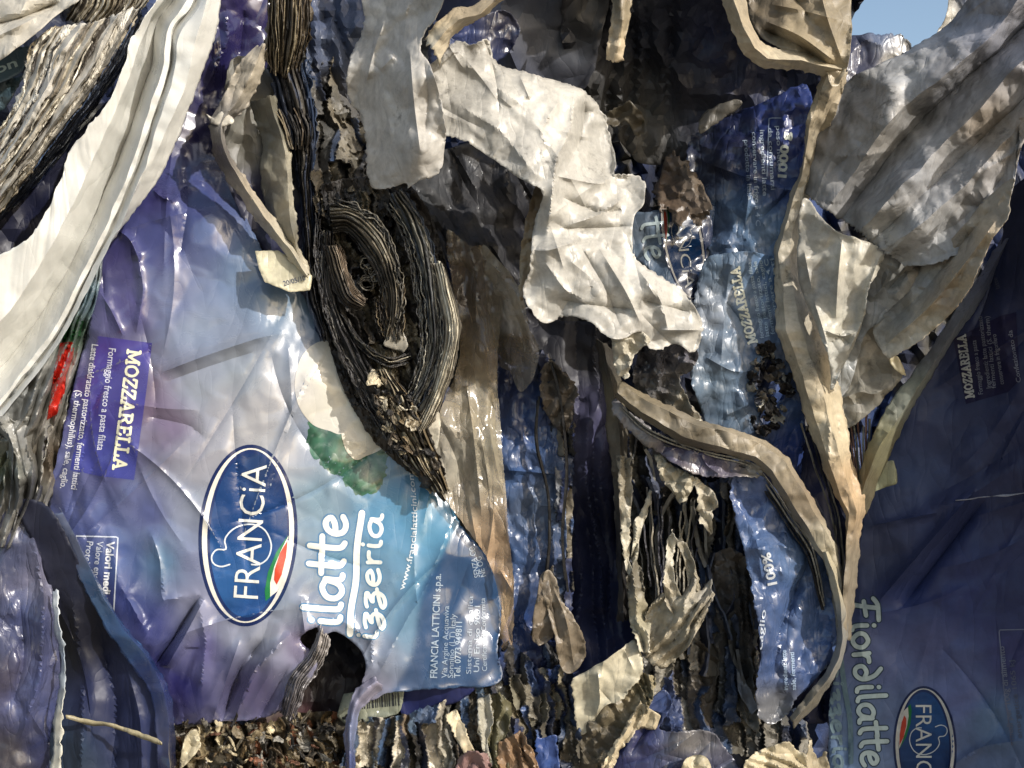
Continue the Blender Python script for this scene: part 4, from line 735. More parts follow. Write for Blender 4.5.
loft('bent_layers', [[(330, 204, 24), (352, 206, 30), (380, 226, 34), (396, 262, 36), (402, 300, 34), (397, 342, 26)], [(330, 218, 36), (350, 220, 40), (372, 240, 44), (388, 270, 44), (393, 302, 42), (388, 340, 34)], [(332, 234, 18), (346, 234, 22), (364, 254, 26), (378, 280, 28), (382, 306, 26), (378, 336, 20)]], None, 'stack', None, parent=hb, strata=[(4.5, 5), (2, 1.5)], palette=(2.4, [(50, 48, 44), (104, 96, 80), (136, 128, 112), (76, 72, 64), (34, 34, 34), (150, 144, 126), (96, 94, 90)]), du=1.8, dv=1, jag=2, seed=17)
loft('bent_layers', [[(430, 262, 44), (440, 300, 50), (444, 335, 52), (436, 372, 48), (424, 404, 42), (412, 428, 40)], [(440, 262, 56), (449, 300, 62), (454, 334, 64), (444, 376, 58), (430, 410, 52), (417, 436, 48)], [(446, 270, 44), (455, 305, 50), (460, 334, 50), (450, 380, 46), (437, 412, 42), (422, 440, 40)]], None, 'stack', None, parent=hb, strata=[(4, 3), (2, 1)], palette=(2.4, [(204, 196, 174), (176, 168, 148), (226, 220, 200), (110, 104, 92)]), du=2, dv=1, jag=2, seed=5)
loft('bent_layers', [[(322, 246, 30), (330, 280, 34), (342, 304, 36), (360, 312, 32)], [(334, 244, 44), (344, 276, 48), (352, 296, 46), (364, 306, 36)], [(344, 250, 24), (350, 276, 26), (358, 290, 28), (368, 300, 28)]], None, 'stack', None, parent=hb, strata=[(4, 4)], palette=(2.4, [(60, 54, 48), (118, 104, 88), (90, 82, 70), (140, 128, 110), (44, 42, 40)]), du=2, dv=1, jag=2, seed=6)
hstk([(340, 312, 30), (360, 340, 36), (390, 358, 36), (410, 352, 26)], [(346, 322, 22), (362, 350, 28), (388, 366, 30), (412, 362, 24)], 5, 14, [(150, 142, 122), (60, 56, 50), (30, 30, 30)], 34, wig=.8, t=1.4)
# squiggled core
for k in range(4):
    c0 = (366+k % 3*6, 262+k*7); pts = [(c0[0]+9*math.cos(a*1.3+k)*(1-.07*a), c0[1]+8*math.sin(a*1.3+k)*(1-.07*a), 22-k+a) for a in range(8)]
    pts2 = [(p[0]+2, p[1]+2, p[2]-3) for p in pts]
    hstk(pts, pts2, 2, 14, [(120, 120, 116), (80, 76, 66), (150, 144, 126)], 40+k, wig=1, t=1.4)
hstk([(374, 296, 30), (376, 322, 32), (384, 342, 30)], [(402, 280, 34), (404, 316, 36), (402, 344, 32)], 15, 10, BPAL+[(110, 104, 90)], 52, wig=1.4, t=1.1, endvar=.2)
sheet('grey_flap', [(386, 338), (394, 330), (404, 332), (408, 344), (402, 352), (384, 346)], [(390, 340, 30), (404, 340, 36), (395, 350, 34)], (170, 164, 150), 'white', None, parent=hb, step=2, curl=2)
t = loft('torn_layers', [[(366, 366, 24), (372, 396, 28), (380, 424, 32), (398, 452, 34), (430, 492, 32)], [(384, 370, 46), (396, 392, 50), (404, 424, 52), (418, 450, 48), (440, 490, 40)], [(396, 380, 40), (412, 398, 42), (424, 420, 42), (432, 440, 40), (450, 492, 32)]], None, 'stack', None, parent=hb, strata=[(5, 5), (2, 2)], palette=(3, BPAL+[(170, 158, 132), (200, 190, 164)]), du=2, dv=1.1, jag=3, seed=8, crump=[(5, 9)])
shreds('torn_edges', [(372, 370), (392, 374), (414, 400), (426, 440), (444, 480), (434, 492), (396, 450), (376, 420)], 90, 11, [(380, 380, 46), (400, 420, 52), (436, 480, 42)], BPAL+[(190, 178, 150), (210, 200, 176)], 'stack', parent=hb, seed=22, ang=50, spread=25, bend=5)
sheet('pale_flap', [(420, 406), (434, 398), (440, 420), (436, 452), (428, 468), (420, 440)], [(428, 410, 34), (434, 440, 34), (426, 460, 38)], (214, 208, 190), 'white', None, parent=hb, step=2.5, curl=2)
sheet('dark_film', [(376, 170), (440, 150), (560, 140), (560, 330), (500, 330), (470, 270), (448, 262), (430, 220)], [(400, 200, -8), (450, 200, -50), (520, 180, -76), (520, 260, -70), (470, 250, -30)], [(420, 190, (60, 62, 64)), (460, 220, (44, 44, 46)), (500, 200, (26, 27, 32)), (530, 240, (24, 24, 30))], 'dark', 'dark grey film falling into the hollow below the white lobe', pleat=[(60, 18, 5)], crump=[(4, 26)], step=4)  # draped film's shadow put into the tones, darker toward the hollow

# ------------------------------------------------------------------ P: brown see-through film hanging in the middle
sheet('brown_clear_film', [(446, 232), (470, 246), (486, 246), (500, 280), (500, 330), (497, 380), (502, 440), (508, 520), (514, 590), (512, 640), (506, 656), (500, 640), (500, 600), (484, 552), (462, 524), (440, 488), (432, 460), (440, 410), (456, 372), (460, 330)], [(460, 260, 6), (490, 270, 12), (470, 350, 18), (490, 400, 10), (450, 450, 22), (480, 480, 28), (505, 560, 20), (508, 640, 16), (470, 430, 34)], [(470, 280, (105, 92, 75)), (480, 340, (135, 120, 95)), (470, 420, (175, 165, 142)), (450, 450, (200, 195, 180)), (490, 450, (162, 155, 135)), (500, 560, (200, 172, 140)), (505, 620, (187, 162, 130))], 'seethrough', 'brownish see-through film hanging between the rolled bundle and the blue crinkled film', pleat=[(84, 46, 4)], lines=(22, 130, 4, 86, 9), crump=[(4, 44)], folds=[([(466, 380), (474, 440), (482, 520)], 6, 5), ([(500, 570), (512, 590)], 8, 8)], step=3.5, thick=0)
sheet('clear_film', [(482, 246), (496, 258), (512, 276), (524, 300), (530, 330), (540, 352), (532, 380), (520, 392), (510, 372), (500, 366), (492, 330)], [(490, 260, 16), (510, 300, 26), (520, 340, 20), (525, 380, 10)], [(500, 280, (170, 160, 140)), (515, 310, (190, 180, 160)), (510, 350, (140, 126, 104)), (528, 370, (150, 146, 140))], 'seethrough', 'crinkled clear film with a pale edge below the point of the black hollow', crump=[(5, 12)], step=3, folds=[([(490, 262), (515, 292), (528, 330)], 8, 4)], thick=0)

# ------------------------------------------------------------------ I: hanging lobe and the film above it
sheet('grey_film', [(425, -50), (600, -50), (600, 40), (580, 92), (540, 84), (500, 74), (470, 60), (440, 30)], [(450, 0, 20), (500, 40, 30), (560, 70, 10), (590, 0, 30), (480, -40, 60)], [(460, 20, (40, 52, 92)), (500, 30, (90, 92, 98)), (540, 40, (74, 76, 84)), (590, 20, (40, 40, 40)), (478, 48, (60, 84, 140))], 'dull', 'slate grey film in shade at the top border right of the hanging lobe', crump=[(5, 30)], step=5, folds=[([(500, 0), (506, 40), (520, 76)], 9, 9)])
lobe = sheet('white_film_lobe', [(360, -50), (440, -50), (446, -6), (436, 18), (424, 36), (421, 50), (430, 64), (436, 84), (440, 100), (446, 128), (445, 152), (440, 168), (430, 178), (416, 182), (408, 189), (404, 184), (390, 188), (373, 188), (368, 172), (366, 146), (362, 118), (352, 104), (348, 82), (350, 60), (360, 40), (364, 16)],
  [(365, 0, 80), (400, 0, 118), (440, -10, 150), (350, 70, 74), (358, 95, 66), (372, 60, 86), (368, 140, 66), (376, 184, 72), (395, 100, 104), (400, 170, 104), (420, 80, 146), (422, 150, 138), (436, 90, 134), (445, 140, 108), (437, 172, 104), (430, 40, 134)],
  (206, 203, 196), 'white', 'rounded white film lobe hanging from the top border with a frayed lower edge', 'plastic film', step=2, lines=(14, 70, 2.5, 85, 15), jag=1.8, curl=5, crump=[(2, 26), (.8, 9)], folds=[([(385, 20), (374, 52), (366, 84)], 8, 7), ([(410, 50), (414, 100), (420, 150)], 6, 5), ([(424, 60), (428, 100), (424, 140)], -5, 5), ([(395, 55), (380, 70)], 9, 8), ([(386, 85), (392, 140)], 3, 8)])
loft('curled_film', [[(424, 40, 132), (436, 22, 138), (452, 10, 140), (476, 4, 138), (492, -10, 134)], [(432, 48, 146), (444, 32, 150), (458, 20, 152), (480, 14, 150), (500, -6, 146)], [(440, 62, 128), (450, 40, 130), (464, 26, 132), (484, 16, 134), (506, -2, 132)]], [(440, 30, (206, 190, 160)), (470, 14, (176, 160, 132)), (428, 45, (224, 214, 190))], 'dirty', 'beige curled rim arching over the top right of the hanging lobe', du=2, dv=1.5, jag=2.5, corner=True)
sheet('printed_film', [(434, 40), (460, 24), (500, 10), (520, 30), (500, 60), (470, 68), (450, 78), (436, 74), (428, 56)], [(440, 60, 60), (480, 30, 64), (500, 40, 50), (460, 60, 66)], [(445, 60, (66, 84, 130)), (470, 30, (60, 78, 140)), (495, 25, (34, 36, 60))], 'printcr', 'crinkled slate blue film peeking out between the hanging lobe and the big draped sheet', crump=[(5, 26)], rzk=.7, step=2)

# ------------------------------------------------------------------ J: the big draped white film in the centre
jcol = lambda x, y: np.where((vn(x/60, y/60, 5) > .6)[:, None], lin((198, 195, 186))[None], lin((214, 211, 202))[None])
J = sheet('draped_white_film', [(424, 74), (444, 52), (456, 40), (474, 44), (488, 40), (494, 58), (512, 68), (540, 76), (566, 84), (588, 94), (602, 110), (610, 134), (615, 166), (614, 175), (634, 176), (647, 184), (642, 204), (634, 218), (633, 246), (638, 262), (660, 276), (684, 294), (700, 316), (703, 330), (697, 350), (690, 352), (676, 344), (660, 350), (648, 346), (640, 332), (624, 338), (604, 334), (584, 320), (566, 316), (546, 322), (532, 312), (524, 296), (530, 262), (534, 230), (542, 196), (538, 188), (518, 178), (494, 160), (470, 144), (446, 136), (430, 124), (424, 100)],
  [(445, 60, 84), (450, 120, 96), (470, 90, 100), (480, 140, 108), (510, 100, 110), (530, 150, 118), (545, 190, 112), (560, 110, 96), (590, 110, 72), (606, 150, 56), (580, 160, 88), (560, 180, 104), (612, 172, 64), (640, 190, 70), (600, 210, 92), (630, 240, 72), (540, 230, 92), (530, 290, 84), (570, 270, 110), (610, 260, 98), (600, 320, 108), (640, 300, 104), (680, 310, 88), (700, 335, 80), (650, 340, 92), (560, 310, 92), (550, 250, 108)],
  jcol, 'white', 'large creased white film draped diagonally across the centre, sunlit and dusted with grime', step=2.2, lines=(34, 90, 4, 60, 45), jag=2, curl=5, seed=41,
  folds=[([(575, 90), (570, 130), (556, 160), (552, 196), (546, 240)], 14, 10), ([(586, 100), (580, 140), (566, 170)], -12, 8), ([(560, 100), (540, 130), (548, 150)], 6, 8), ([(556, 176), (600, 184), (612, 176)], 10, 6), ([(560, 196), (596, 212), (622, 210)], -12, 7), ([(566, 226), (600, 214), (626, 196)], 10, 6), ([(560, 228), (590, 228), (632, 226)], -9, 6), ([(545, 262), (566, 290), (590, 306)], 7, 8), ([(600, 250), (626, 292), (640, 322)], 10, 6), ([(580, 246), (606, 290), (620, 326)], -8, 6), ([(560, 300), (600, 306), (640, 310)], -9, 7), ([(640, 272), (660, 300), (668, 330)], 9, 6), ([(530, 250), (550, 250), (580, 240)], 7, 6), ([(460, 60), (500, 90), (530, 110)], 5, 10), ([(450, 100), (500, 130), (540, 180)], 5, 12), ([(520, 76), (530, 100)], 7, 6), ([(640, 300), (690, 312)], -8, 6), ([(660, 330), (700, 330)], 8, 4)],
  crump=[(4, 60), (1.4, 26), (.35, 9)], hf=lambda x, y: np.clip((y-170)/60, 0, 1)*5*crumple(x, y, 38, 77)+np.clip((x-540)/60, 0, 1)*1.2*crumple(x, y, 16, 78))
sheet('curled_film', [(536, 186), (544, 192), (542, 226), (534, 256), (528, 290), (520, 300), (520, 262), (526, 226), (530, 200)], [(540, 200, 88), (524, 280, 70), (530, 240, 74)], [(535, 200, (120, 104, 80)), (526, 270, (160, 144, 116))], 'dirty', 'narrow brown edge along the left side of the draped sheet beside the black hollow', step=2.5, curl=3, jag=2, crump=[(2, 8)])
sheet('film_scrap', [(612, 330), (640, 332), (650, 342), (634, 356), (630, 372), (626, 380), (616, 374), (612, 352)], [(620, 340, 88), (640, 345, 84), (622, 372, 74)], (196, 190, 172), 'dirty', 'crumpled pale tail dangling below the lower edge of the draped sheet', crump=[(6, 9)], step=2.5, curl=4, jag=2)
sheet('silver_film', [(640, 342), (660, 348), (676, 338), (696, 350), (694, 366), (680, 380), (690, 400), (702, 420), (690, 434), (664, 416), (644, 398), (632, 380), (636, 358)], [(650, 350, 60), (685, 350, 66), (660, 385, 48), (690, 420, 36), (676, 365, 70)], [(650, 360, (60, 62, 76)), (680, 350, (110, 110, 124)), (665, 390, (86, 86, 92)), (690, 420, (196, 186, 160)), (684, 400, (190, 182, 160))], 'printcr', 'crumpled dark silver film under the lower right corner of the draped sheet', crump=[(9, 13), (4, 6)], step=2.5, curl=4, jag=2)

# ------------------------------------------------------------------ K, L, M: the dark overhung hollow at the top
K_ = sheet('overhanging_dark_film', [(555, -330), (880, -330), (880, -40), (850, 20), (838, 80), (812, 130), (770, 118), (720, 140), (680, 160), (640, 165), (612, 130), (585, 90), (565, 60), (560, 0)], [(570, -300, 190), (860, -300, 190), (700, -300, 200), (570, -80, 120), (850, -60, 110), (700, -100, 130), (600, 0, 20), (700, 0, 20), (820, 0, 50), (640, 60, -40), (740, 60, -20), (800, 100, -10), (640, 140, -50), (720, 130, -30), (580, 60, 10)], [(600, 20, (44, 46, 52)), (660, 40, (38, 42, 54)), (720, 40, (38, 44, 70)), (760, 80, (48, 54, 80)), (700, 100, (58, 60, 72)), (630, 90, (70, 70, 70)), (640, 120, (92, 90, 84)), (700, -200, (120, 116, 110))], 'dark', 'dark stained film curling over the deep shaded hollow at the top centre', step=6, pleat=[(100, 30, 7)], crump=[(6, 34), (3, 14)], folds=[([(640, 30), (690, 90), (760, 96)], 10, 12), ([(660, 0), (700, 60), (780, 76)], 8, 9), ([(600, 40), (640, 110), (700, 130)], -8, 12)], jag=3)  # unseen top shaped to shade the hollow; dark tones add to that shade
sheet('film_scrap', [(598, 116), (614, 108), (630, 104), (642, 112), (646, 132), (636, 140), (626, 122), (612, 126)], [(604, 112, -14), (636, 110, -4), (640, 136, -10)], (84, 76, 60), 'dirty', 'dull beige scrap lying in the shaded hollow right of the draped sheet', step=2, crump=[(6, 16)], curl=4, jag=3, smooth_outline=False)
sheet('film_scrap', [(700, 118), (716, 106), (738, 100), (742, 104), (728, 116), (710, 128), (700, 134)], [(706, 120, 6), (730, 106, 10), (710, 130, 2)], (96, 92, 84), 'dirty', 'small pale scrap lying in the shaded hollow above the blue lettered film', step=2.5, curl=3)
loft('film_tongue', [[(612, -30, 96), (612, 20, 92), (608, 46, 88), (606, 60, 84)], [(624, -30, 110), (622, 20, 104), (619, 46, 98), (615, 63, 90)], [(634, -30, 100), (630, 16, 94), (624, 48, 90), (623, 61, 84)]], [(620, 0, (120, 108, 84)), (618, 55, (214, 196, 164)), (628, 0, (180, 166, 138))], 'dirty', 'narrow beige film tongue hanging from the top border into the dark hollow', du=2, dv=1.5, jag=1.5, interp='cos', crump=[(2, 9)])
m0 = [(712, -50, 120), (720, -6, 122), (730, 26, 124), (744, 54, 124), (762, 68, 120), (800, 70, 112), (836, 80, 100)]
m1 = [(726, -50, 138), (732, -6, 140), (743, 26, 142), (755, 48, 142), (768, 58, 140), (800, 60, 132), (840, 70, 116)]
m2 = [(742, -50, 120), (744, -6, 120), (750, 20, 118), (760, 42, 116), (772, 48, 114), (802, 52, 108), (842, 62, 100)]
loft('curled_film', [m0, m1, m2], [(730, 0, (180, 166, 140)), (748, 40, (190, 176, 150)), (790, 60, (204, 192, 166))], 'dirty', 'thick rolled beige rim curving round the upper right of the dark hollow', interp='lin', du=1.8, dv=1.3, jag=2, corner=True, lines=(14, 60, 4, 40, 40))
sheet('beige_film', [(744, -50), (856, -50), (852, 0), (852, 30), (848, 62), (838, 86), (830, 84), (826, 72), (800, 56), (776, 46), (760, 36), (748, 10)], [(760, 0, 84), (800, 0, 112), (840, 0, 106), (770, 40, 90), (800, 40, 116), (840, 50, 116), (835, 80, 104), (848, -20, 96)], [(770, 10, (120, 108, 88)), (800, 20, (160, 146, 120)), (835, 20, (150, 138, 114)), (780, 40, (190, 178, 152)), (840, 60, (180, 166, 138)), (770, 28, (70, 60, 50))], 'dirty', 'folded beige film filling the corner inside the rolled rim beside the sky', step=2.5, folds=[([(768, 22), (800, 36), (836, 62)], 16, 8), ([(764, 30), (800, 46), (830, 68)], -14, 6), ([(770, 4), (800, 10), (838, 20)], 8, 9), ([(820, -10), (828, 20), (842, 60)], 9, 7), ([(788, -10), (812, 20)], -8, 8)], crump=[(3, 18)], curl=4)
# strip that drops from there to the big beige edge
q0 = [(826, 68, 96), (818, 84, 92), (808, 120, 84), (803, 160, 78), (790, 200, 74), (774, 252, 70), (776, 292, 76), (777, 330, 80), (793, 376, 84), (809, 430, 86), (827, 478, 90), (845, 516, 90), (846, 560, 84), (842, 640, 74)]
q1 = [(840, 70, 112), (830, 96, 104), (816, 130, 96), (809, 170, 92), (798, 210, 88), (788, 254, 86), (794, 292, 94), (800, 330, 98), (818, 376, 102), (832, 430, 104), (846, 478, 108), (856, 510, 104), (850, 560, 92), (845, 640, 82)]
q2 = [(848, 72, 90), (836, 112, 84), (822, 146, 78), (812, 186, 72), (804, 216, 68), (799, 256, 66), (805, 290, 74), (820, 330, 78), (836, 370, 80), (846, 424, 84), (855, 474, 88), (866, 496, 86), (860, 540, 74), (850, 640, 60)]
q0, q1, q2 = [[(x, y, d-(28 if y > 120 else 0)) for x, y, d in r] for r in (q0, q1, q2)]
qa = [(p[0]*.5+q[0]*.5-2, p[1]*.5+q[1]*.5, (p[2]+q[2])/2+7) for p, q in zip(q0, q1)]; qb = [(p[0]*.55+q[0]*.45, p[1]*.55+q[1]*.45, (p[2]+q[2])/2-3) for p, q in zip(q1, q2)]
loft('beige_film_edge', [q0, qa, q1, qb, q2], [(835, 90, (190, 176, 150)), (812, 150, (176, 164, 140)), (790, 230, (196, 186, 164)), (790, 300, (200, 190, 168)), (810, 360, (206, 192, 164)), (835, 430, (204, 190, 160)), (855, 490, (206, 178, 140)), (846, 580, (140, 130, 112))], 'dirty', 'long beige folded edge dropping from the sky corner down the right of the blue films', interp='lin', du=2, dv=1.6, jag=1.6, crump=[(3, 40)], corner=True, lines=(26, 90, 4, 75, 10))
stack('film_stack', [(800, 420, 42), (816, 470, 42), (832, 520, 42), (838, 580, 40), (834, 660, 36)], [(812, 410, 46), (826, 470, 48), (840, 520, 48), (844, 580, 44), (840, 660, 40)], 3, 12, [(190, 178, 150), (40, 40, 48), (150, 140, 120)], label='thin pale and dark film edges running just left of the long beige edge', seed=60, wig=.5, t=1.6, endvar=.05)
# ------------------------------------------------------------------ N, O: blue printed films right of centre
sheet('film_scrap', [(652, 200), (660, 168), (674, 150), (690, 162), (704, 184), (712, 206), (700, 222), (690, 212), (680, 226), (668, 206), (660, 214)], [(670, 170, 0), (695, 190, 30), (680, 220, 40), (660, 205, 20)], [(670, 180, (84, 70, 58)), (690, 170, (110, 98, 84))], 'dirty', 'crumpled brown scrap above the small oval logo', crump=[(9, 20), (4, 9)], step=1.8, curl=5, jag=5, smooth_outline=False)
n1 = sheet('printed_film', [(628, 216), (650, 212), (676, 204), (700, 206), (712, 222), (710, 262), (700, 300), (690, 306), (672, 296), (650, 272), (634, 256)], [(640, 230, 20), (670, 240, 36), (700, 230, 22), (690, 290, 30), (705, 260, 16)], [(640, 232, (88, 112, 136)), (655, 250, (92, 116, 142)), (705, 240, (56, 66, 96))], 'printcr', 'slate blue printed film with a small part hidden oval logo and light script beside it', step=2.5, crump=[(2.5, 20)], seed=3, folds=[([(660, 206), (664, 250), (680, 300)], 4, 5)])
logo(n1, 683, 240, .42, .68, 168, 'ink', .55)
script(n1, n1, 'tte', (640, 220), (646, 262), 15, 3.2, (170, 184, 186), off=1)
n2 = sheet('printed_film', [(690, 140), (740, 112), (776, 96), (806, 84), (812, 110), (806, 150), (798, 190), (786, 226), (776, 260), (740, 262), (712, 258), (704, 220), (690, 190)], [(700, 160, -16), (740, 130, 6), (800, 100, 40), (800, 150, 44), (760, 180, 34), (710, 220, 16), (780, 220, 40), (740, 250, 30)], [(710, 170, (34, 38, 58)), (740, 140, (28, 36, 76)), (775, 120, (32, 64, 150)), (795, 140, (34, 66, 150)), (760, 170, (34, 60, 120)), (745, 215, (90, 124, 160)), (770, 230, (110, 146, 180)), (720, 235, (80, 110, 150)), (785, 190, (44, 76, 140))], 'printcr', 'bright blue crinkled film with tiny white print lines beside the beige edge under the overhang', step=2.2, crump=[(6, 30), (2, 11)], folds=[([(748, 140), (750, 180), (745, 226)], 10, 6), ([(700, 160), (740, 175), (785, 190)], 6, 7), ([(716, 200), (712, 240)], -8, 8), ([(760, 220), (790, 190)], -9, 7)], curl=4, jag=2)
for k, (a, b, st) in enumerate([((752, 132), (756, 226), 'conservare in frigo a 4 C'), ((760, 130), (763, 196), 'ingredienti latte'), ((768, 128), (771, 190), 'da consumarsi'), ((776, 126), (778, 172), 'peso netto'), ((744, 140), (748, 200), 'prodotto in Italia')]):
    text(n2, n2, st, a, b, 4.6, (176, 190, 206), .01, off=1)
text(n2, n2, '1000 g', (786, 178), (790, 132), 8, (214, 218, 206), .04, off=1)
fr = catmull([(767, 176), (769, 118), (781, 118)], 3, corner=True); union_decal('print_frame', n2, n2, tube2d(fr, 1), (160, 176, 200), 'ink', .9)
O = sheet('printed_film', [(704, 262), (720, 254), (750, 252), (776, 258), (786, 290), (788, 330), (800, 380), (806, 430), (800, 470), (800, 520), (770, 520), (740, 470), (716, 440), (700, 410), (690, 370), (692, 320)], [(710, 280, 34), (740, 270, 44), (776, 280, 36), (700, 340, 40), (740, 340, 48), (785, 350, 34), (710, 400, 40), (750, 400, 44), (798, 420, 30), (760, 500, 6), (800, 500, 0)], [(720, 270, (104, 130, 156)), (712, 310, (150, 160, 172)), (750, 300, (128, 158, 190)), (770, 280, (84, 136, 190)), (730, 340, (122, 146, 172)), (715, 380, (104, 130, 154)), (760, 360, (78, 110, 146)), (780, 400, (50, 96, 160)), (735, 420, (92, 120, 146)), (790, 450, (34, 70, 150)), (770, 480, (28, 50, 110)), (745, 460, (60, 80, 120))], 'printcr', 'pale blue printed film with upside down lettering and a burnt ragged hole', step=2.5, jag=1.5, curl=3, crump=[(5, 38), (1.4, 13)],
  folds=[([(726, 302), (740, 320), (750, 345)], -8, 5), ([(730, 262), (724, 320), (720, 380)], 5, 9), ([(704, 356), (730, 370), (746, 372)], 5, 6), ([(750, 440), (780, 470), (800, 480)], 5, 7)], holes=[[(764, 352), (776, 360), (772, 376), (784, 384), (786, 396), (778, 404), (774, 420), (764, 424), (762, 410), (768, 398), (756, 388), (760, 372)]])
slab(O, O, 'MOZZARELLA', (757, 342), (739, 266), 8.5, 2, (240, 240, 220), arc=2)
for k, st in enumerate(['formaggio fresco a pasta filata', 'latte pastorizzato, sale', 'fermenti lattici, caglio', 'conservare a 4 C', 'ingredienti']):
    text(O, O, st, (764+k*5.4, 338-k*2), (751+k*5.6, 262-k), 4., (186, 206, 220), .008, off=1)
for k, (px, py, c) in enumerate([(768, 356, 0), (784, 380, 1), (760, 392, 0), (770, 422, 1), (754, 420, 0)]):
    pass
sg = shreds('charred_edge', [(750, 350), (768, 344), (784, 362), (792, 384), (788, 404), (778, 428), (762, 434), (750, 424), (756, 404), (746, 392), (752, 372)], 70, 9, [(764, 350, 46), (784, 390, 38), (764, 420, 42), (752, 390, 48)], [(24, 22, 22), (44, 40, 38), (110, 102, 90), (30, 34, 44), (160, 156, 144)], 'dark', parent=O, seed=61, spread=80, bend=6, aspect=(1, 2.5))
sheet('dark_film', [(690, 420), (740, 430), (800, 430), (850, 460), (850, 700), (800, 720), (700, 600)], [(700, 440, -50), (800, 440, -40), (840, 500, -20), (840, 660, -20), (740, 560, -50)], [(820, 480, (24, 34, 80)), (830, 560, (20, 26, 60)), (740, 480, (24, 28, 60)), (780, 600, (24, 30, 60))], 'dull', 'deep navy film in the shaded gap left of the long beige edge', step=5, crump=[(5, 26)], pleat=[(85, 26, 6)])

# ------------------------------------------------------------------ Q: dark and blue films in the centre
sheet('printed_film', [(488, 350), (510, 366), (540, 372), (560, 420), (566, 520), (564, 600), (556, 680), (506, 690), (500, 640), (514, 600), (508, 540), (500, 460)], [(500, 380, -26), (550, 400, -20), (510, 480, -10), (555, 500, -16), (520, 600, -6), (550, 640, -16), (530, 450, -2)], [(505, 400, (30, 44, 90)), (520, 420, (46, 80, 140)), (520, 470, (60, 98, 156)), (540, 500, (84, 110, 146)), (525, 560, (60, 96, 150)), (545, 580, (50, 76, 124)), (520, 640, (34, 68, 130)), (540, 660, (28, 44, 100))], 'printcr', 'crinkled mid blue film standing upright right of the brown see-through film', step=2.4, crump=[(6, 30), (2, 11)], pleat=[(84, 30, 5)], folds=[([(505, 470), (556, 474)], 6, 4)], curl=4)
q = sheet('dark_film', [(524, 310), (560, 320), (620, 330), (616, 400), (622, 500), (628, 600), (640, 680), (590, 700), (560, 690), (560, 560), (552, 440), (536, 370)], [(540, 330, -50), (610, 340, -60), (560, 420, -34), (600, 420, -26), (580, 500, -60), (615, 520, -70), (600, 620, -56), (630, 660, -50), (566, 640, -60)], [(550, 350, (34, 34, 40)), (600, 360, (44, 44, 48)), (590, 420, (74, 72, 104)), (600, 440, (84, 84, 124)), (560, 460, (40, 48, 84)), (590, 520, (24, 30, 62)), (600, 600, (24, 32, 70)), (580, 660, (34, 50, 100)), (545, 400, (50, 48, 50))], 'dull', 'tall navy film with a lavender sunlit patch in the centre below the draped sheet', step=3, crump=[(6, 36), (1, 12)], pleat=[(88, 34, 8)], folds=[([(555, 390), (566, 460), (562, 560)], -10, 5), ([(600, 340), (612, 440), (616, 560)], -12, 5)], curl=4)  # lavender sunlit band and the shadowed tones above and below are painted in
loft('beige_film_edge', [[(596, 340, 6), (602, 380, 6), (608, 440, 6), (616, 520, 4), (618, 620, 0)], [(602, 340, 20), (612, 384, 22), (620, 440, 18), (620, 520, 14), (624, 620, 6)], [(612, 350, -4), (622, 390, -2), (628, 440, -6), (624, 520, -6), (630, 620, -10)]], [(610, 400, (120, 112, 92)), (618, 440, (96, 90, 78)), (616, 360, (60, 56, 50)), (620, 560, (30, 30, 34))], 'dirty', 'dull olive beige edge standing upright below the tail of the draped sheet', du=2.5, dv=1.5, jag=1.5, crump=[(2, 10)])
stack('cord', [(546, 350, 4), (560, 400, 8), (566, 470, 8), (562, 540, 6), (568, 600, 4)], [(547, 350, 4), (561, 400, 8), (567, 470, 8), (563, 540, 6), (569, 600, 4)], 2, 4, [(18, 18, 18)], 'dark', 'thin dark cord hanging down the front of the navy film', 'cord', seed=70, wig=.4, t=2.2)
stack('cord', [(540, 380, 0), (536, 440, 4), (548, 500, 4), (546, 570, 8), (530, 640, 10)], [(541, 380, 0), (537, 440, 4), (549, 500, 4), (547, 570, 8), (531, 640, 10)], 2, 4, [(22, 20, 18)], 'dark', 'thin dark cord slanting across the crinkled mid blue film', 'cord', seed=71, wig=.4, t=2)
sheet('film_scrap', [(540, 372), (552, 362), (572, 378), (576, 400), (566, 430), (552, 420), (544, 400)], [(550, 375, 0), (566, 400, 8), (555, 420, 4)], (100, 92, 82), 'dirty', 'grey brown wrinkled scrap caught at the top of the thin hanging cords', crump=[(6, 8)], step=2.5, curl=4, jag=3)
# twin brown lobes
sheet('brown_film_lobe', [(546, 570), (556, 580), (562, 600), (574, 618), (584, 640), (585, 656), (578, 670), (568, 673), (560, 664), (556, 640), (548, 612), (544, 590)], [(550, 580, 10), (560, 620, 26), (575, 640, 22), (570, 670, 14), (582, 655, 8), (548, 610, 14)], (128, 116, 98), 'dirty', 'right one of two brown crumpled lobes hanging over the navy film', crump=[(3, 12)], step=2.5, curl=4, folds=[([(552, 585), (566, 620), (574, 666)], 6, 4), ([(550, 600), (560, 640)], -5, 4)], jag=1.5)
sheet('brown_film_lobe', [(540, 576), (548, 572), (552, 600), (556, 630), (548, 642), (536, 644), (532, 628), (536, 600)], [(544, 580, 6), (540, 620, 14), (552, 620, 10), (545, 640, 8)], (116, 104, 88), 'dirty', 'left one of two brown crumpled lobes hanging beside the mid blue film', crump=[(3, 12)], step=2.5, curl=3, jag=1.5)

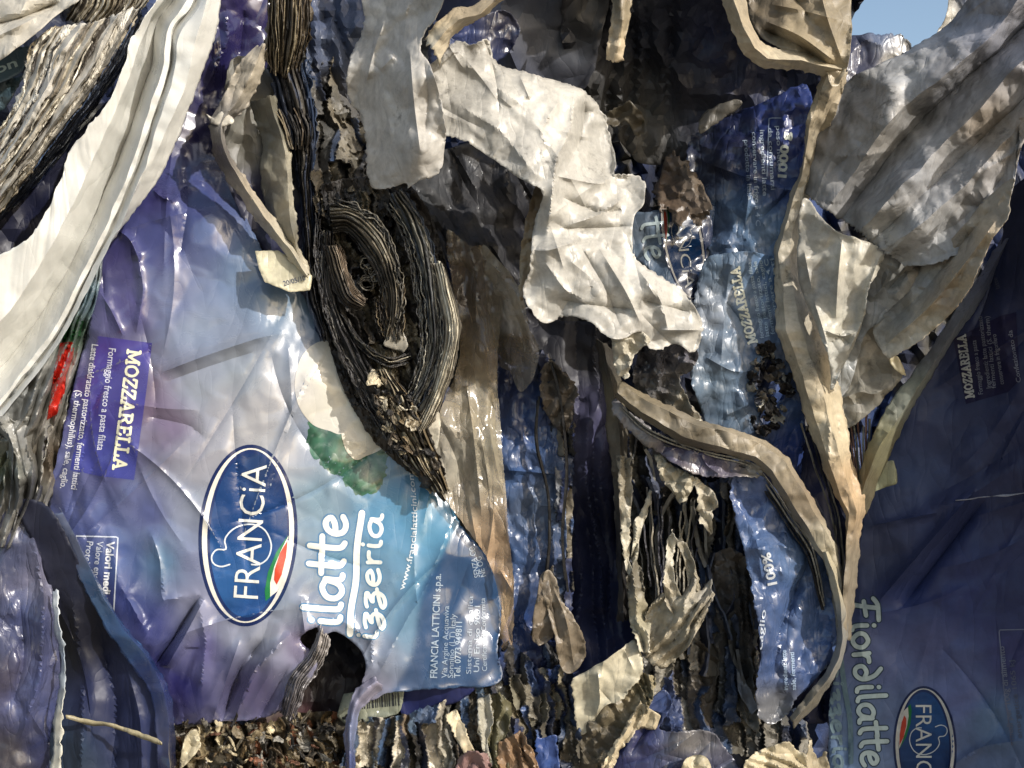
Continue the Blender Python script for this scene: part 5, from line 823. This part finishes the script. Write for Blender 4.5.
# ------------------------------------------------------------------ R: rolled beige tube and its violet flap
u0 = [(620, 381, 62), (650, 397, 72), (700, 421, 78), (732, 428, 80), (766, 440, 82), (788, 458, 84), (806, 486, 82), (825, 520, 78), (836, 545, 74), (844, 580, 66), (846, 640, 54)]
u2 = [(616, 396, 58), (640, 418, 66), (680, 442, 70), (722, 454, 74), (752, 462, 76), (768, 476, 76), (788, 508, 72), (808, 540, 68), (823, 560, 64), (831, 590, 54), (836, 640, 44)]
u1 = [(p[0]*.8+q[0]*.2, p[1]*.8+q[1]*.2, p[2]+9) for p, q in zip(u0, u2)]; u15 = [(p[0]*.25+q[0]*.75, p[1]*.25+q[1]*.75, q[2]+16) for p, q in zip(u0, u2)]
u0, u1, u15, u2 = [[(x, y, d-18) for x, y, d in r] for r in (u0, u1, u15, u2)]
loft('rolled_film_edge', [u0, u1, u15, u2], [(640, 400, (130, 120, 100)), (700, 432, (116, 108, 92)), (740, 440, (168, 156, 134)), (775, 460, (156, 144, 122)), (805, 500, (144, 130, 108)), (830, 560, (206, 196, 170)), (842, 620, (190, 182, 160))], 'dirty', 'rolled beige film edge running diagonally right, then bending steeply down', du=1.8, dv=1.3, jag=1.4, corner=True, lines=(18, 90, 3.5, 35, 25))
stack('film_stack', [(620, 404, 38), (650, 430, 46), (700, 450, 50), (750, 463, 54), (768, 482, 54), (795, 522, 52), (814, 552, 48), (826, 610, 42)], [(618, 412, 34), (648, 438, 40), (700, 457, 44), (746, 469, 50), (762, 488, 50), (790, 530, 48), (808, 558, 46), (822, 610, 40)], 4, 14, [(196, 190, 172), (26, 26, 30), (150, 144, 130), (30, 30, 40)], label='thin pale and black film edges tucked under the diagonal rolled edge', seed=80, wig=.6, t=1.5, endvar=.06)
sheet('violet_film_flap', [(616, 400), (640, 420), (676, 444), (716, 456), (748, 462), (764, 470), (756, 478), (738, 476), (716, 478), (696, 474), (672, 462), (648, 446), (626, 428), (615, 412)], [(620, 405, 34), (650, 430, 44), (700, 460, 50), (750, 468, 50), (680, 455, 50), (700, 476, 56), (640, 440, 44)], [(640, 424, (160, 156, 160)), (676, 450, (62, 58, 104)), (700, 462, (60, 58, 112)), (730, 470, (110, 104, 124)), (755, 472, (176, 164, 140)), (640, 440, (150, 140, 124)), (690, 474, (150, 140, 130))], 'printcr', 'violet grey flap with a frayed beige fringe below the diagonal rolled edge', step=2.5, curl=5, jag=2.5, crump=[(2, 9)], folds=[([(700, 448), (706, 464), (722, 476)], 6, 3)])
# ------------------------------------------------------------------ V: fans and tails under it
pal = [(196, 188, 166), (150, 142, 122), (90, 86, 78), (170, 162, 142)]
sheet('film_scrap', [(656, 456), (672, 464), (690, 474), (694, 488), (686, 498), (680, 506), (676, 494), (666, 480)], [(665, 465, 40), (685, 485, 50), (680, 500, 42)], (186, 178, 156), 'dirty', 'left of two pale frayed tails hanging from the violet flap', crump=[(5, 7)], step=2.2, curl=5, jag=3)
sheet('film_scrap', [(694, 478), (706, 484), (716, 492), (718, 504), (712, 518), (712, 534), (704, 526), (698, 512), (696, 496)], [(700, 485, 38), (714, 500, 46), (708, 528, 38)], (196, 188, 168), 'dirty', 'right of two pale frayed tails hanging from the violet flap', crump=[(6, 8)], step=2.2, curl=5, jag=3)
def petal(pts, dp, col, lab, cr=4, ang=85, mat='dirty', nm='film_petal', pl=7):
    return sheet(nm, pts, dp, col, mat, lab, crump=[(cr*.9, 15), (cr*.25, 6)], pleat=[(ang, pl*1.8, 6)], step=2, curl=6, jag=2.2, jsize=4, thick=.5, smooth_outline=False)
petal([(616, 456), (632, 456), (632, 500), (628, 560), (642, 592), (648, 620), (640, 600), (626, 570), (620, 520)], [(620, 460, 10), (630, 500, 14), (626, 560, 16), (645, 615, 20)], [(624, 480, (150, 142, 124)), (628, 540, (200, 192, 170))], 'slender pale upright film sliver left of the dark central slit')
petal([(634, 520), (650, 490), (652, 500), (640, 540), (636, 572), (630, 560)], [(640, 540, 12), (650, 495, 16), (634, 565, 16)], (196, 190, 170), 'short bright pointed sliver leaning right beside the slender pale sliver', ang=110)
petal([(626, 578), (636, 560), (644, 580), (648, 610), (650, 640), (652, 654), (640, 652), (630, 620)], [(630, 590, 26), (644, 590, 30), (645, 640, 34)], [(636, 580, (120, 114, 100)), (640, 620, (186, 178, 150)), (648, 650, (214, 206, 184))], 'speckled cream petal of film ending in a square white tip')
petal([(650, 606), (662, 592), (676, 598), (694, 580), (700, 590), (712, 578), (714, 596), (704, 620), (690, 644), (674, 660), (662, 668), (648, 660), (640, 632)], [(650, 620, 24), (680, 610, 46), (705, 590, 34), (670, 650, 44), (655, 660, 34)], [(660, 620, (170, 160, 138)), (690, 610, (190, 180, 156)), (670, 650, (160, 150, 128)), (705, 595, (180, 174, 160))], 'broad fan of pleated dusty film spreading up to the right', cr=5, ang=-50, pl=8)
petal([(664, 560), (672, 528), (676, 540), (674, 580), (690, 610), (680, 622), (664, 600)], [(670, 540, 24), (672, 580, 30), (680, 615, 36)], [(670, 550, (196, 190, 172)), (676, 600, (170, 160, 138))], 'upright pale spike rising behind the broad dusty fan', ang=80)
petal([(690, 600), (684, 560), (676, 540), (682, 536), (694, 560), (700, 596)], [(680, 545, 16), (692, 580, 24), (696, 600, 30)], (160, 152, 132), 'thin grey spike curving up behind the right side of the broad dusty fan', ang=75)
stack('film_stack', [(640, 470, 6), (644, 530, 10), (652, 590, 18), (660, 640, 24)], [(704, 510, -6), (696, 560, 6), (690, 600, 20), (676, 640, 30)], 12, 16, [(60, 60, 66), (110, 104, 94), (30, 32, 46), (150, 142, 124), (24, 24, 30)], label='upright dark and grey film edges gathered behind the dusty fan', seed=81, wig=1.6, t=1.6, endvar=.35)
sheet('cream_film', [(572, 682), (586, 672), (604, 662), (622, 648), (634, 640), (642, 652), (643, 670), (634, 686), (622, 700), (606, 704), (596, 716), (590, 728), (580, 734), (576, 716), (574, 700)], [(580, 690, 24), (610, 670, 40), (636, 655, 34), (630, 690, 30), (600, 705, 26), (585, 725, 22)], (212, 204, 178), 'white', 'smooth cream film patch with a slanting top edge, sunlit below the navy film', crump=[(3, 24)], step=2, jag=2.2, lines=(10, 60, 3, 60, 40), curl=4, folds=[([(598, 670), (600, 700), (596, 716)], 6, 5)])  # slanting top edge is a shadow line, built as the film's own outline
petal([(598, 700), (624, 690), (640, 672), (656, 676), (654, 700), (640, 724), (620, 740), (600, 770), (566, 790), (560, 760), (566, 720), (580, 730)], [(600, 710, 16), (640, 690, 30), (630, 730, 26), (580, 760, 16)], [(630, 700, (130, 118, 92)), (600, 740, (96, 88, 72)), (570, 730, (80, 74, 62)), (646, 690, (176, 164, 130))], 'coarse brown crumpled film below the smooth cream patch', cr=7, ang=70)
petal([(640, 700), (660, 716), (656, 730), (640, 726), (620, 750), (604, 790), (590, 790), (616, 740), (632, 716)], [(640, 710, 40), (655, 725, 38), (620, 750, 44), (600, 780, 44)], (196, 182, 152), 'pale forked strip slanting down to the bottom border right of the brown crumple', cr=3, ang=-60)
sheet('printed_film', [(596, 790), (616, 750), (636, 722), (650, 700), (664, 690), (672, 704), (660, 730), (700, 730), (720, 740), (736, 790)], [(610, 770, 26), (650, 720, 26), (690, 740, 46), (720, 780, 40), (660, 770, 52)], [(640, 730, (40, 48, 110)), (620, 770, (50, 56, 110)), (690, 745, (120, 116, 110)), (690, 770, (46, 62, 120)), (665, 705, (60, 84, 140))], 'printcr', 'rounded blue crinkled film roll at the bottom border below the dusty fan', step=2, rzk=.7, crump=[(4, 30)], lines=(22, 60, 4, -25, 20), curl=4)
sheet('cream_film', [(680, 770), (688, 758), (704, 756), (712, 768), (708, 790), (678, 790)], [(690, 765, 62), (705, 780, 60)], (190, 180, 150), 'dirty', 'small rounded cream lump at the bottom border in front of the blue roll', step=2.5, crump=[(4, 10)])
petal([(736, 790), (744, 760), (764, 748), (790, 742), (806, 756), (812, 790)], [(750, 765, 50), (780, 755, 56), (800, 770, 50)], (200, 188, 158), 'lit cream film corner at the bottom border left of the dark printed panel', cr=4, ang=20)
petal([(800, 790), (806, 756), (810, 740), (816, 760), (826, 752), (832, 790)], [(808, 760, 40), (828, 770, 36)], (170, 158, 132), 'small frayed beige tips at the bottom border beside the script lettering', cr=3)
# dark films between fan and blue film
petal([(704, 560), (730, 545), (750, 560), (758, 600), (752, 660), (760, 740), (730, 700), (716, 650), (700, 620)], [(720, 580, -10), (745, 580, 0), (740, 680, -6), (755, 730, 6)], [(720, 560, (110, 100, 90)), (740, 600, (84, 82, 80)), (730, 660, (96, 94, 90)), (750, 720, (120, 118, 110))], 'tall dark grey film standing between the dusty fan and the blue film', cr=9, ang=82, pl=9, mat='dirty')
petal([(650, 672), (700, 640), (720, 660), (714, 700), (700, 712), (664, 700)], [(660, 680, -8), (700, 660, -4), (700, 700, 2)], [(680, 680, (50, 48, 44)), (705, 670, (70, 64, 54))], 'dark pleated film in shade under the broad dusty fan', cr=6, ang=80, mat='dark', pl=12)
petal([(736, 668), (744, 676), (758, 706), (752, 716), (738, 690)], [(742, 680, 12), (754, 706, 18)], (120, 122, 126), 'small grey pointed leaf of film leaning left of the blue film foot', cr=2)
pressed('crushed_film_layers', [(622, 430), (650, 440), (700, 480), (736, 480), (756, 600), (762, 700), (800, 712), (806, 760), (700, 745), (650, 715), (640, 640), (626, 560)], [(640, 460, -30), (720, 520, -34), (740, 680, -8), (660, 620, -14), (700, 730, 16)], DPAL+[(92, 100, 122), (130, 126, 116), (156, 152, 142), (56, 72, 112), (78, 72, 64)], 'crushed upright grey, brown and blue film layers filling the gap behind the dusty fan', seed=84, ang=84, cw=10, cl=80, amp=22, step=2, kind='stuff')
edges('shredded_film', [(630, 450), (650, 440), (700, 480), (730, 500), (756, 600), (756, 700), (700, 700), (650, 640), (628, 560)], 34, 60, [(640, 460, -14), (720, 520, -20), (740, 680, 4), (660, 620, 0)], DPAL+[(120, 116, 106), (150, 146, 134)], 'dirty', 'a few thin upright film slivers standing behind the dusty fan', seed=86, ang=86, spread=9, kind='stuff', wig=.8, t=(1, 4), pd=20)
pressed('crushed_film_layers', [(534, 356), (566, 376), (574, 480), (566, 690), (540, 690), (548, 600), (556, 480)], [(540, 380, -14), (560, 480, -10), (550, 640, -8)], DPAL+[(70, 98, 144), (110, 114, 120), (46, 58, 96), (120, 112, 96)], 'crushed thin film layers squeezed between the mid blue and the navy films', seed=85, ang=88, cw=7, cl=70, amp=14, kind='stuff')

# ------------------------------------------------------------------ W: upright blue film under the rolled edge
W = sheet('printed_film', [(732, 478), (748, 470), (764, 476), (784, 504), (806, 536), (822, 556), (832, 580), (838, 620), (836, 652), (820, 676), (800, 696), (784, 716), (766, 724), (756, 700), (760, 640), (752, 590), (744, 550), (734, 520)], [(740, 490, 44), (765, 490, 44), (760, 550, 54), (810, 560, 40), (780, 600, 54), (835, 620, 36), (766, 660, 50), (810, 670, 40), (770, 716, 50)], [(745, 500, (76, 104, 160)), (765, 500, (90, 116, 170)), (760, 540, (78, 116, 172)), (800, 560, (84, 120, 170)), (780, 600, (62, 96, 152)), (820, 620, (72, 108, 164)), (770, 660, (56, 84, 136)), (810, 670, (60, 90, 146)), (775, 710, (110, 112, 116))], 'printcr', 'glossy mid blue printed film hanging below the bent rolled edge, marked 100%', step=2.5, jag=2, curl=4, crump=[(7, 32), (2, 13)], folds=[([(812, 556), (796, 590), (780, 630), (774, 670)], -12, 6), ([(750, 550), (780, 545), (806, 556)], 6, 6), ([(804, 560), (790, 590)], 8, 6), ([(742, 510), (756, 540), (762, 580)], 5, 6)])
text(W, W, '100%', (777, 584), (770, 552), 9, (214, 220, 226), .03, off=1.2)
text(W, W, 'ingredienti: latte', (788, 690), (786, 650), 4.5, (170, 190, 214), .02, off=1); text(W, W, 'sale, fermenti', (796, 690), (794, 652), 4.5, (170, 190, 214), .02, off=1)
text(W, W, 'caglio', (762, 650), (766, 610), 5, (190, 200, 214), .01, off=1)
loft('curled_film', [[(822, 552, 58), (830, 580, 58), (838, 620, 52), (834, 656, 50), (812, 690, 50), (790, 718, 50)], [(826, 550, 66), (835, 580, 66), (842, 620, 60), (838, 658, 58), (816, 694, 56), (792, 722, 54)], [(831, 552, 54), (839, 580, 54), (847, 620, 46), (842, 660, 44), (820, 700, 44), (794, 728, 44)]], [(830, 570, (206, 196, 166)), (838, 640, (150, 148, 140)), (800, 710, (120, 114, 100))], 'white', 'thin cream rim edging the right side of the upright blue film', du=2.2, dv=1.2, jag=1, crump=[(1.5, 9)])

# ------------------------------------------------------------------ T: big grimy films on the right
sheet('film_lump', [(846, 40), (862, 36), (884, 34), (900, 34), (909, 42), (912, 52), (900, 66), (870, 80), (844, 84)], [(850, 50, 8), (880, 40, 16), (905, 50, 14), (870, 70, 20)], [(855, 50, (34, 40, 84)), (885, 38, (84, 112, 156)), (870, 60, (60, 60, 90)), (905, 46, (150, 146, 136)), (895, 60, (196, 188, 168))], 'printcr', 'small crumpled blue and cream film lump against the sky', crump=[(7, 24)], rzk=.5, step=2, curl=4, jag=2.5)
sheet('film_scrap', [(930, 44), (944, 20), (950, -10), (954, -50), (980, -50), (976, 0), (960, 22)], [(940, 30, 30), (952, 0, 26), (970, -10, 34)], [(950, 0, (190, 184, 168)), (965, 0, (60, 84, 130)), (958, 16, (206, 200, 184))], 'dirty', 'narrow pointed film tip rising into the sky at the top border', step=2.5, curl=3, crump=[(3, 9)])
tr = [
 [(804, 194, 62), (808, 160, 62), (822, 124, 64), (846, 84, 66), (876, 66, 74), (910, 50, 86), (956, 18, 104), (990, -50, 130)],
 [(814, 200, 78), (834, 158, 84), (862, 116, 92), (892, 86, 100), (936, 56, 112), (984, 14, 130), (1020, -50, 150)],
 [(826, 210, 86), (852, 176, 96), (878, 138, 112), (904, 106, 120), (948, 72, 128), (1000, 26, 148), (1046, -50, 170)],
 [(842, 220, 92), (868, 186, 88), (896, 148, 92), (928, 114, 100), (964, 80, 112), (1008, 42, 132), (1070, -20, 150)],
 [(860, 232, 96), (890, 200, 122), (920, 168, 130), (954, 134, 136), (988, 100, 146), (1014, 68, 160), (1084, 10, 190)],
 [(872, 242, 98), (902, 214, 112), (936, 182, 120), (970, 150, 128), (1002, 120, 138), (1030, 92, 150), (1090, 50, 180)],
 [(884, 250, 106), (916, 228, 136), (950, 200, 146), (982, 168, 154), (1010, 136, 162), (1034, 104, 170), (1090, 70, 200)],
 [(894, 258, 104), (930, 242, 124), (964, 216, 136), (994, 188, 146), (1014, 152, 156), (1030, 112, 164), (1080, 90, 190)],
 [(905, 266, 108), (940, 262, 132), (976, 242, 150), (1002, 214, 160), (1014, 180, 166), (1018, 150, 166), (1019, 118, 170)]]
tr = [[(x, y, d+o) for x, y, d in r] for r, o in zip(tr, (0, 6, 6, -12, 8, -1, 2, 2, 0))]
T1 = loft('grimy_white_film', tr, [(820, 170, (142, 141, 138)), (850, 190, (138, 137, 136)), (880, 110, (180, 178, 175)), (900, 75, (195, 195, 193)), (885, 140, (159, 155, 148)), (860, 120, (142, 141, 140)), (950, 90, (163, 164, 169)), (1000, 40, (152, 153, 161)), (910, 170, (167, 170, 175)), (960, 160, (167, 166, 165)), (985, 130, (180, 166, 148)), (990, 180, (172, 170, 169)), (930, 230, (176, 176, 175)), (880, 240, (180, 180, 177)), (830, 140, (121, 118, 114))], 'dirty', 'big grimy white film with diagonal folds spreading up to the sky in the upper right', du=2.3, dv=1.9, jag=1.8, cvar=.1, seed=77, lines=(26, 120, 5, -48, 28), crump=[(8, 60)], nz=[(5, 70)],
  folds=[([(858, 210), (892, 210), (916, 196)], 8, 9, 'g'), ([(858, 200), (866, 230), (874, 246)], 7, 8, 'g'), ([(886, 74), (890, 100), (878, 134)], 8, 12, 'g'), ([(908, 66), (916, 100), (900, 128)], -7, 12, 'g')])
T5 = sheet('grey_white_film', [(846, 360), (858, 336), (872, 326), (880, 342), (892, 358), (903, 374), (888, 394), (868, 414), (850, 428), (838, 424), (830, 396)], [(850, 370, 52), (875, 340, 62), (900, 372, 66), (870, 400, 60), (845, 415, 50)], (140, 136, 124), 'dirty', 'shaded grey folded film at the foot of the grimy films, above the cream tag', step=3, crump=[(2.5, 18)], folds=[([(838, 400), (860, 392), (874, 394), (890, 386)], 7, 5)], curl=3)
T3 = sheet('grey_white_film', [(884, 244), (906, 250), (930, 256), (950, 240), (968, 250), (940, 264), (914, 290), (890, 314), (874, 326), (864, 336), (852, 380), (838, 412), (832, 396), (846, 350), (862, 300)], [(890, 255, 92), (930, 262, 96), (900, 290, 88), (875, 320, 76), (850, 370, 60), (836, 400, 52)], [(900, 270, (150, 150, 144)), (880, 310, (140, 142, 140)), (850, 370, (160, 162, 160)), (930, 258, (120, 114, 104))], 'greydirty', 'grey folded film in the shaded hollow between the pale panel and the long lit strip', step=3, crump=[(4, 22)], folds=[([(888, 290), (905, 272), (930, 262)], -10, 5), ([(868, 300), (880, 290), (890, 270)], 9, 5)], curl=3)
T2 = sheet('pale_film_panel', [(803, 200), (820, 216), (838, 232), (856, 238), (872, 244), (884, 252), (878, 272), (868, 290), (866, 312), (858, 336), (844, 366), (832, 390), (830, 376), (826, 350), (814, 320), (802, 290), (797, 260)], [(806, 210, 88), (830, 240, 100), (860, 245, 108), (880, 255, 104), (805, 280, 84), (835, 290, 104), (862, 300, 98), (830, 340, 92), (850, 340, 86), (834, 380, 74)], [(815, 240, (176, 172, 160)), (820, 280, (170, 166, 156)), (850, 260, (222, 216, 198)), (860, 280, (222, 216, 198)), (840, 320, (206, 202, 186)), (835, 360, (206, 206, 198)), (860, 300, (196, 194, 184))], 'white', 'smooth pale sunlit film panel with crisp folds, right of the long beige edge', step=2.5, jag=1.2, curl=4, folds=[([(842, 240), (838, 280), (836, 318)], 9, 5), ([(880, 256), (868, 290), (862, 320), (848, 352)], 9, 5), ([(824, 330), (842, 336), (856, 332)], 7, 4), ([(826, 346), (838, 336), (850, 344)], -6, 4), ([(814, 300), (826, 340), (832, 376)], 7, 4), ([(804, 250), (812, 290)], 5, 6)], crump=[(2, 22), (1, 9)])
T4 = sheet('long_film_strip', [(1014, 178), (1010, 198), (1008, 216), (990, 244), (972, 284), (954, 310), (930, 332), (908, 348), (890, 358), (882, 350), (874, 336), (876, 324), (896, 304), (912, 286), (924, 262), (944, 246), (966, 222), (990, 196)], [(1010, 190, 178), (960, 240, 140), (980, 260, 168), (920, 280, 104), (940, 320, 138), (880, 335, 80), (895, 352, 98), (910, 310, 104)], [(1000, 200, (170, 160, 142)), (970, 240, (160, 156, 148)), (930, 280, (150, 150, 146)), (900, 320, (160, 160, 154)), (960, 290, (190, 172, 142)), (935, 322, (196, 180, 150)), (905, 345, (216, 206, 184)), (950, 300, (150, 128, 100)), (985, 240, (200, 180, 148))], 'dirty', 'long grey and beige film strip with a brown stain, bordering the dark printed panel', step=2.5, jag=1.3, curl=3, folds=[([(1000, 215), (966, 262), (930, 306), (884, 346)], 14, 7), ([(990, 210), (950, 258), (915, 300), (880, 330)], -9, 8)], crump=[(2.5, 18), (1.2, 8)])
sheet('film_scrap', [(888, 360), (896, 356), (904, 368), (906, 376), (898, 372)], [(890, 362, 74), (903, 372, 70)], (210, 198, 160), 'white', 'tiny bright cream tip under the lower end of the long lit strip', step=2, curl=2)
loft('clear_film_edge', [[(1004, 236, 70), (972, 286, 68), (936, 340, 66), (898, 392, 64), (870, 440, 60), (852, 500, 52)], [(1008, 238, 78), (978, 290, 80), (944, 346, 80), (910, 398, 78), (878, 450, 74), (858, 506, 60)], [(1012, 240, 66), (984, 294, 66), (946, 352, 64), (916, 402, 60), (886, 462, 54), (866, 516, 46)]], [(1000, 250, (110, 116, 140)), (945, 340, (140, 144, 150)), (905, 396, (150, 154, 140)), (880, 440, (140, 136, 104)), (864, 490, (110, 102, 80))], 'white', 'pale greenish film edge bordering the dark printed panel on its upper left', du=2.5, dv=1.5, jag=1, crump=[(1.6, 10)])
stack('film_stack', [(846, 420, 40), (852, 450, 44), (856, 480, 46), (858, 510, 40)], [(870, 410, 40), (868, 440, 46), (868, 470, 44), (864, 500, 40)], 7, 14, [(176, 168, 140), (90, 84, 70), (150, 110, 90), (120, 116, 96), (130, 50, 44)], label='short upright beige and reddish film edges in the notch above the cream tag', seed=90, wig=1, t=1.8, endvar=.2)

# ------------------------------------------------------------------ U: dark printed panel on the right
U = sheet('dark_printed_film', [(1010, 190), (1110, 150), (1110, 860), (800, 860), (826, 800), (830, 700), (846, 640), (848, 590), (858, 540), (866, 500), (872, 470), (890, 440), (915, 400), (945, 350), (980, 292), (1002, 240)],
  [(1020, 200, 90), (1100, 180, 200), (960, 340, 40), (1000, 340, 76), (1100, 340, 170), (900, 440, 20), (1000, 440, 72), (1100, 460, 165), (860, 560, 10), (940, 540, 40), (1020, 560, 86), (1100, 600, 160), (840, 680, 10), (920, 660, 36), (1010, 680, 84), (1100, 720, 160), (830, 780, 12), (920, 780, 42), (1010, 780, 90), (1100, 840, 160)],
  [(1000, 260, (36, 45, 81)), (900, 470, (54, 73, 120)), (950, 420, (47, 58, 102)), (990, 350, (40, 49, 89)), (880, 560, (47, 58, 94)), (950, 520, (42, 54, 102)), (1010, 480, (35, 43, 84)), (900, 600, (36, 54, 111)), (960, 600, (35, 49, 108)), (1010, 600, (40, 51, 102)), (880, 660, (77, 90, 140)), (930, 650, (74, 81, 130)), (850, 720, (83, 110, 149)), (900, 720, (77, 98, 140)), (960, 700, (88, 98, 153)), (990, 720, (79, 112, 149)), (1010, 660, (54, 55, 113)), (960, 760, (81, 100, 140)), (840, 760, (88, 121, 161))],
  'dull', 'dark navy printed panel in shade filling the lower right, with the lower oval logo', step=3, jag=.8, curl=2, crump=[(2, 50)], seed=19, lines=(60, 140, 4, -50, 30),
  folds=[([(1010, 470), (960, 500), (900, 522), (860, 524)], 4, 8), ([(975, 490), (940, 530), (880, 600)], 14, 9), ([(985, 500), (950, 545), (900, 610)], -14, 9), ([(870, 526), (940, 512)], 4, 3), ([(1024, 740), (980, 748), (950, 768)], 8, 8), ([(1030, 400), (980, 480)], -5, 12), ([(1000, 300), (1010, 380)], 4, 14)])
dc = (150, 156, 170)
pan = union_decal('label_panel', U, U, [[(953, 338), (968, 332), (1000, 316), (1016, 312), (1020, 380), (1008, 392), (966, 404)]], [(980, 350, (36, 34, 70))], 'dullink', .5)
slab(U, U, 'MOZZARELLA', (974, 397), (965, 334), 8, 1.7, (206, 206, 200), 'dullink')
for k, (a, b, st) in enumerate([((983, 394), (976, 340), 'Formaggio fresco a pasta'), ((991, 388), (982, 316), 'Ingredienti: latte pastorizzato'), ((996, 388), (989, 316), 'fermenti lattici (S. therm)'), ((1004, 384), (996, 334), 'conservare in frigorifero'), ((1021, 382), (1012, 330), 'Confezionato da')]):
    text(U, U, st, a, b, 4.6, (140, 142, 156), .01, 'dullink', off=.9)
text(U, U, 'latte 100%', (1000, 288), (992, 262), 4.5, (100, 104, 120), .004, 'dullink', off=.9)
fq = catmull([(967, 294), (978, 296), (980, 284), (972, 280)], 2, corner=True); union_decal('print_mark', U, U, tube2d(fq, .8), (80, 84, 104), 'dullink', .9)
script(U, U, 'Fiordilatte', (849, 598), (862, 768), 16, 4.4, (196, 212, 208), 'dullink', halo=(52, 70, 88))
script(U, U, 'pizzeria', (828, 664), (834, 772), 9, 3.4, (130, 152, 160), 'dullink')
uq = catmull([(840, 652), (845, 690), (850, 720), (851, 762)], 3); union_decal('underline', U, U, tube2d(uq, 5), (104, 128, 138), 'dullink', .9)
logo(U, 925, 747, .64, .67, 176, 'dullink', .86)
fq = catmull([(1040, 629), (999, 630), (1004, 690), (1012, 745)], 3, corner=True); union_decal('table_frame', U, U, tube2d(fq, 1.2), (120, 124, 144), 'dullink', .9)
text(U, U, 'medi per 100g di alimento', (1014, 740), (1004, 646), 5.5, (126, 130, 148), .015, 'dullink', off=.9)
text(U, U, 'energetico 1065 kJ', (1022, 738), (1014, 660), 5, (104, 108, 126), .006, 'dullink', off=.9)
sheet('paper_tag', [(864, 468), (880, 462), (894, 460), (897, 474), (897, 484), (882, 488), (866, 496), (866, 480)], [(868, 480, 46), (896, 470, 56), (890, 484, 54)], (160, 162, 130), 'white', 'small cream tag stuck on the upper left edge of the dark printed panel', 'tag', step=3, curl=1.5, jag=.6, smooth_outline=False)
loft('film_thread', [[(956, 499, 60), (990, 496, 80), (1040, 490, 110)], [(956, 500.5, 61), (990, 497.5, 81), (1040, 491.5, 111)]], (170, 170, 180), 'white', 'thin pale thread lying across the middle of the dark printed panel', 'thread', du=3, dv=.7, jag=.2)

# ------------------------------------------------------------------ X: shredded edges along the bottom
TANS = BPAL+[(176, 160, 126), (110, 92, 64), (204, 190, 156), (128, 84, 60), (96, 88, 72), (150, 146, 136)]; MIXP = [(60, 56, 48), (110, 104, 90), (180, 172, 152), (70, 92, 124), (110, 134, 160), (34, 34, 34), (204, 196, 178), (140, 124, 104), (40, 44, 60), (150, 148, 140)]
pressed('crushed_film_layers', [(150, 728), (200, 720), (260, 722), (300, 714), (352, 722), (352, 860), (140, 860)], [(170, 730, 18), (340, 730, 12), (250, 850, 44)], TANS, 'crushed brown and tan film layers along the bottom border below the violet print', seed=91, ang=72, cw=6, cl=20, amp=20, kind='stuff')
pressed('crushed_film_layers', [(350, 730), (404, 716), (462, 694), (504, 688), (510, 860), (345, 860)], [(360, 730, 20), (480, 700, 12), (420, 840, 44)], MIXP, 'crushed upright blue and cream film layers along the bottom border below the address panel', seed=92, ang=88, cw=7, cl=46, amp=22, kind='stuff')
pressed('crushed_film_layers', [(484, 650), (510, 640), (540, 668), (572, 672), (578, 860), (484, 860)], [(500, 680, 6), (560, 690, -4), (530, 840, 40)], DPAL+[(70, 90, 130), (120, 116, 100), (150, 140, 116), (40, 56, 96)], 'crushed dark blue and grey film layers packed below the mid blue film', seed=93, ang=84, cw=6, cl=34, amp=20, kind='stuff')
shreds('tangled_film_shreds', [(162, 724), (236, 720), (300, 716), (350, 724), (350, 790), (150, 790)], 170, 11, [(170, 730, 26), (340, 730, 22), (250, 780, 46)], TANS, 'stack', 'frayed tan flecks tangled in the brown shreds at the bottom border', seed=191, ang=60, spread=60, bend=6, kind='stuff', aspect=(1.5, 6))
petal([(446, 716), (456, 710), (466, 730), (474, 752), (470, 762), (458, 742)], [(450, 716, 34), (465, 745, 46)], (210, 196, 164), 'bright cream sliver leaning among the upright shreds at the bottom border', cr=2)
petal([(478, 700), (490, 694), (494, 716), (488, 740), (494, 770), (484, 760), (478, 730)], [(484, 705, 36), (488, 750, 44)], (180, 176, 160), 'grey wavy sliver standing among the upright shreds', cr=3)
petal([(482, 700), (500, 692), (512, 702), (506, 740), (514, 790), (488, 790), (490, 750), (480, 724)], [(490, 710, 22), (505, 740, 34), (500, 780, 44)], (96, 92, 66), 'olive film strip dropping to the bottom border below the brown see-through film', cr=3)
petal([(500, 742), (520, 730), (534, 752), (546, 790), (486, 790)], [(510, 750, 44), (530, 770, 50)], (140, 112, 84), 'ribbed brown film fan at the bottom border below the olive strip', cr=2, pl=6, ang=75)
petal([(456, 760), (470, 750), (486, 752), (500, 790), (450, 790)], [(465, 765, 54), (490, 780, 56)], (150, 120, 116), 'dusky pink film corner at the bottom border', cr=2)
sheet('printed_film', [(536, 740), (556, 736), (560, 790), (536, 790)], [(545, 745, 24), (550, 780, 30)], (44, 84, 160), 'printcr', 'small vivid blue scrap at the bottom border beside the brown fan', step=2, curl=4, jag=3, smooth_outline=False)
sheet('film_scrap', [(186, 736), (196, 730), (200, 746), (188, 762), (180, 768), (182, 750)], [(190, 740, 50), (186, 762, 56)], (200, 190, 160), 'white', 'small bright cream scrap lying on the brown shreds', step=2.5, curl=3, crump=[(3, 7)])

for o in bpy.data.objects:
    if '_org' in o: del o['_org']
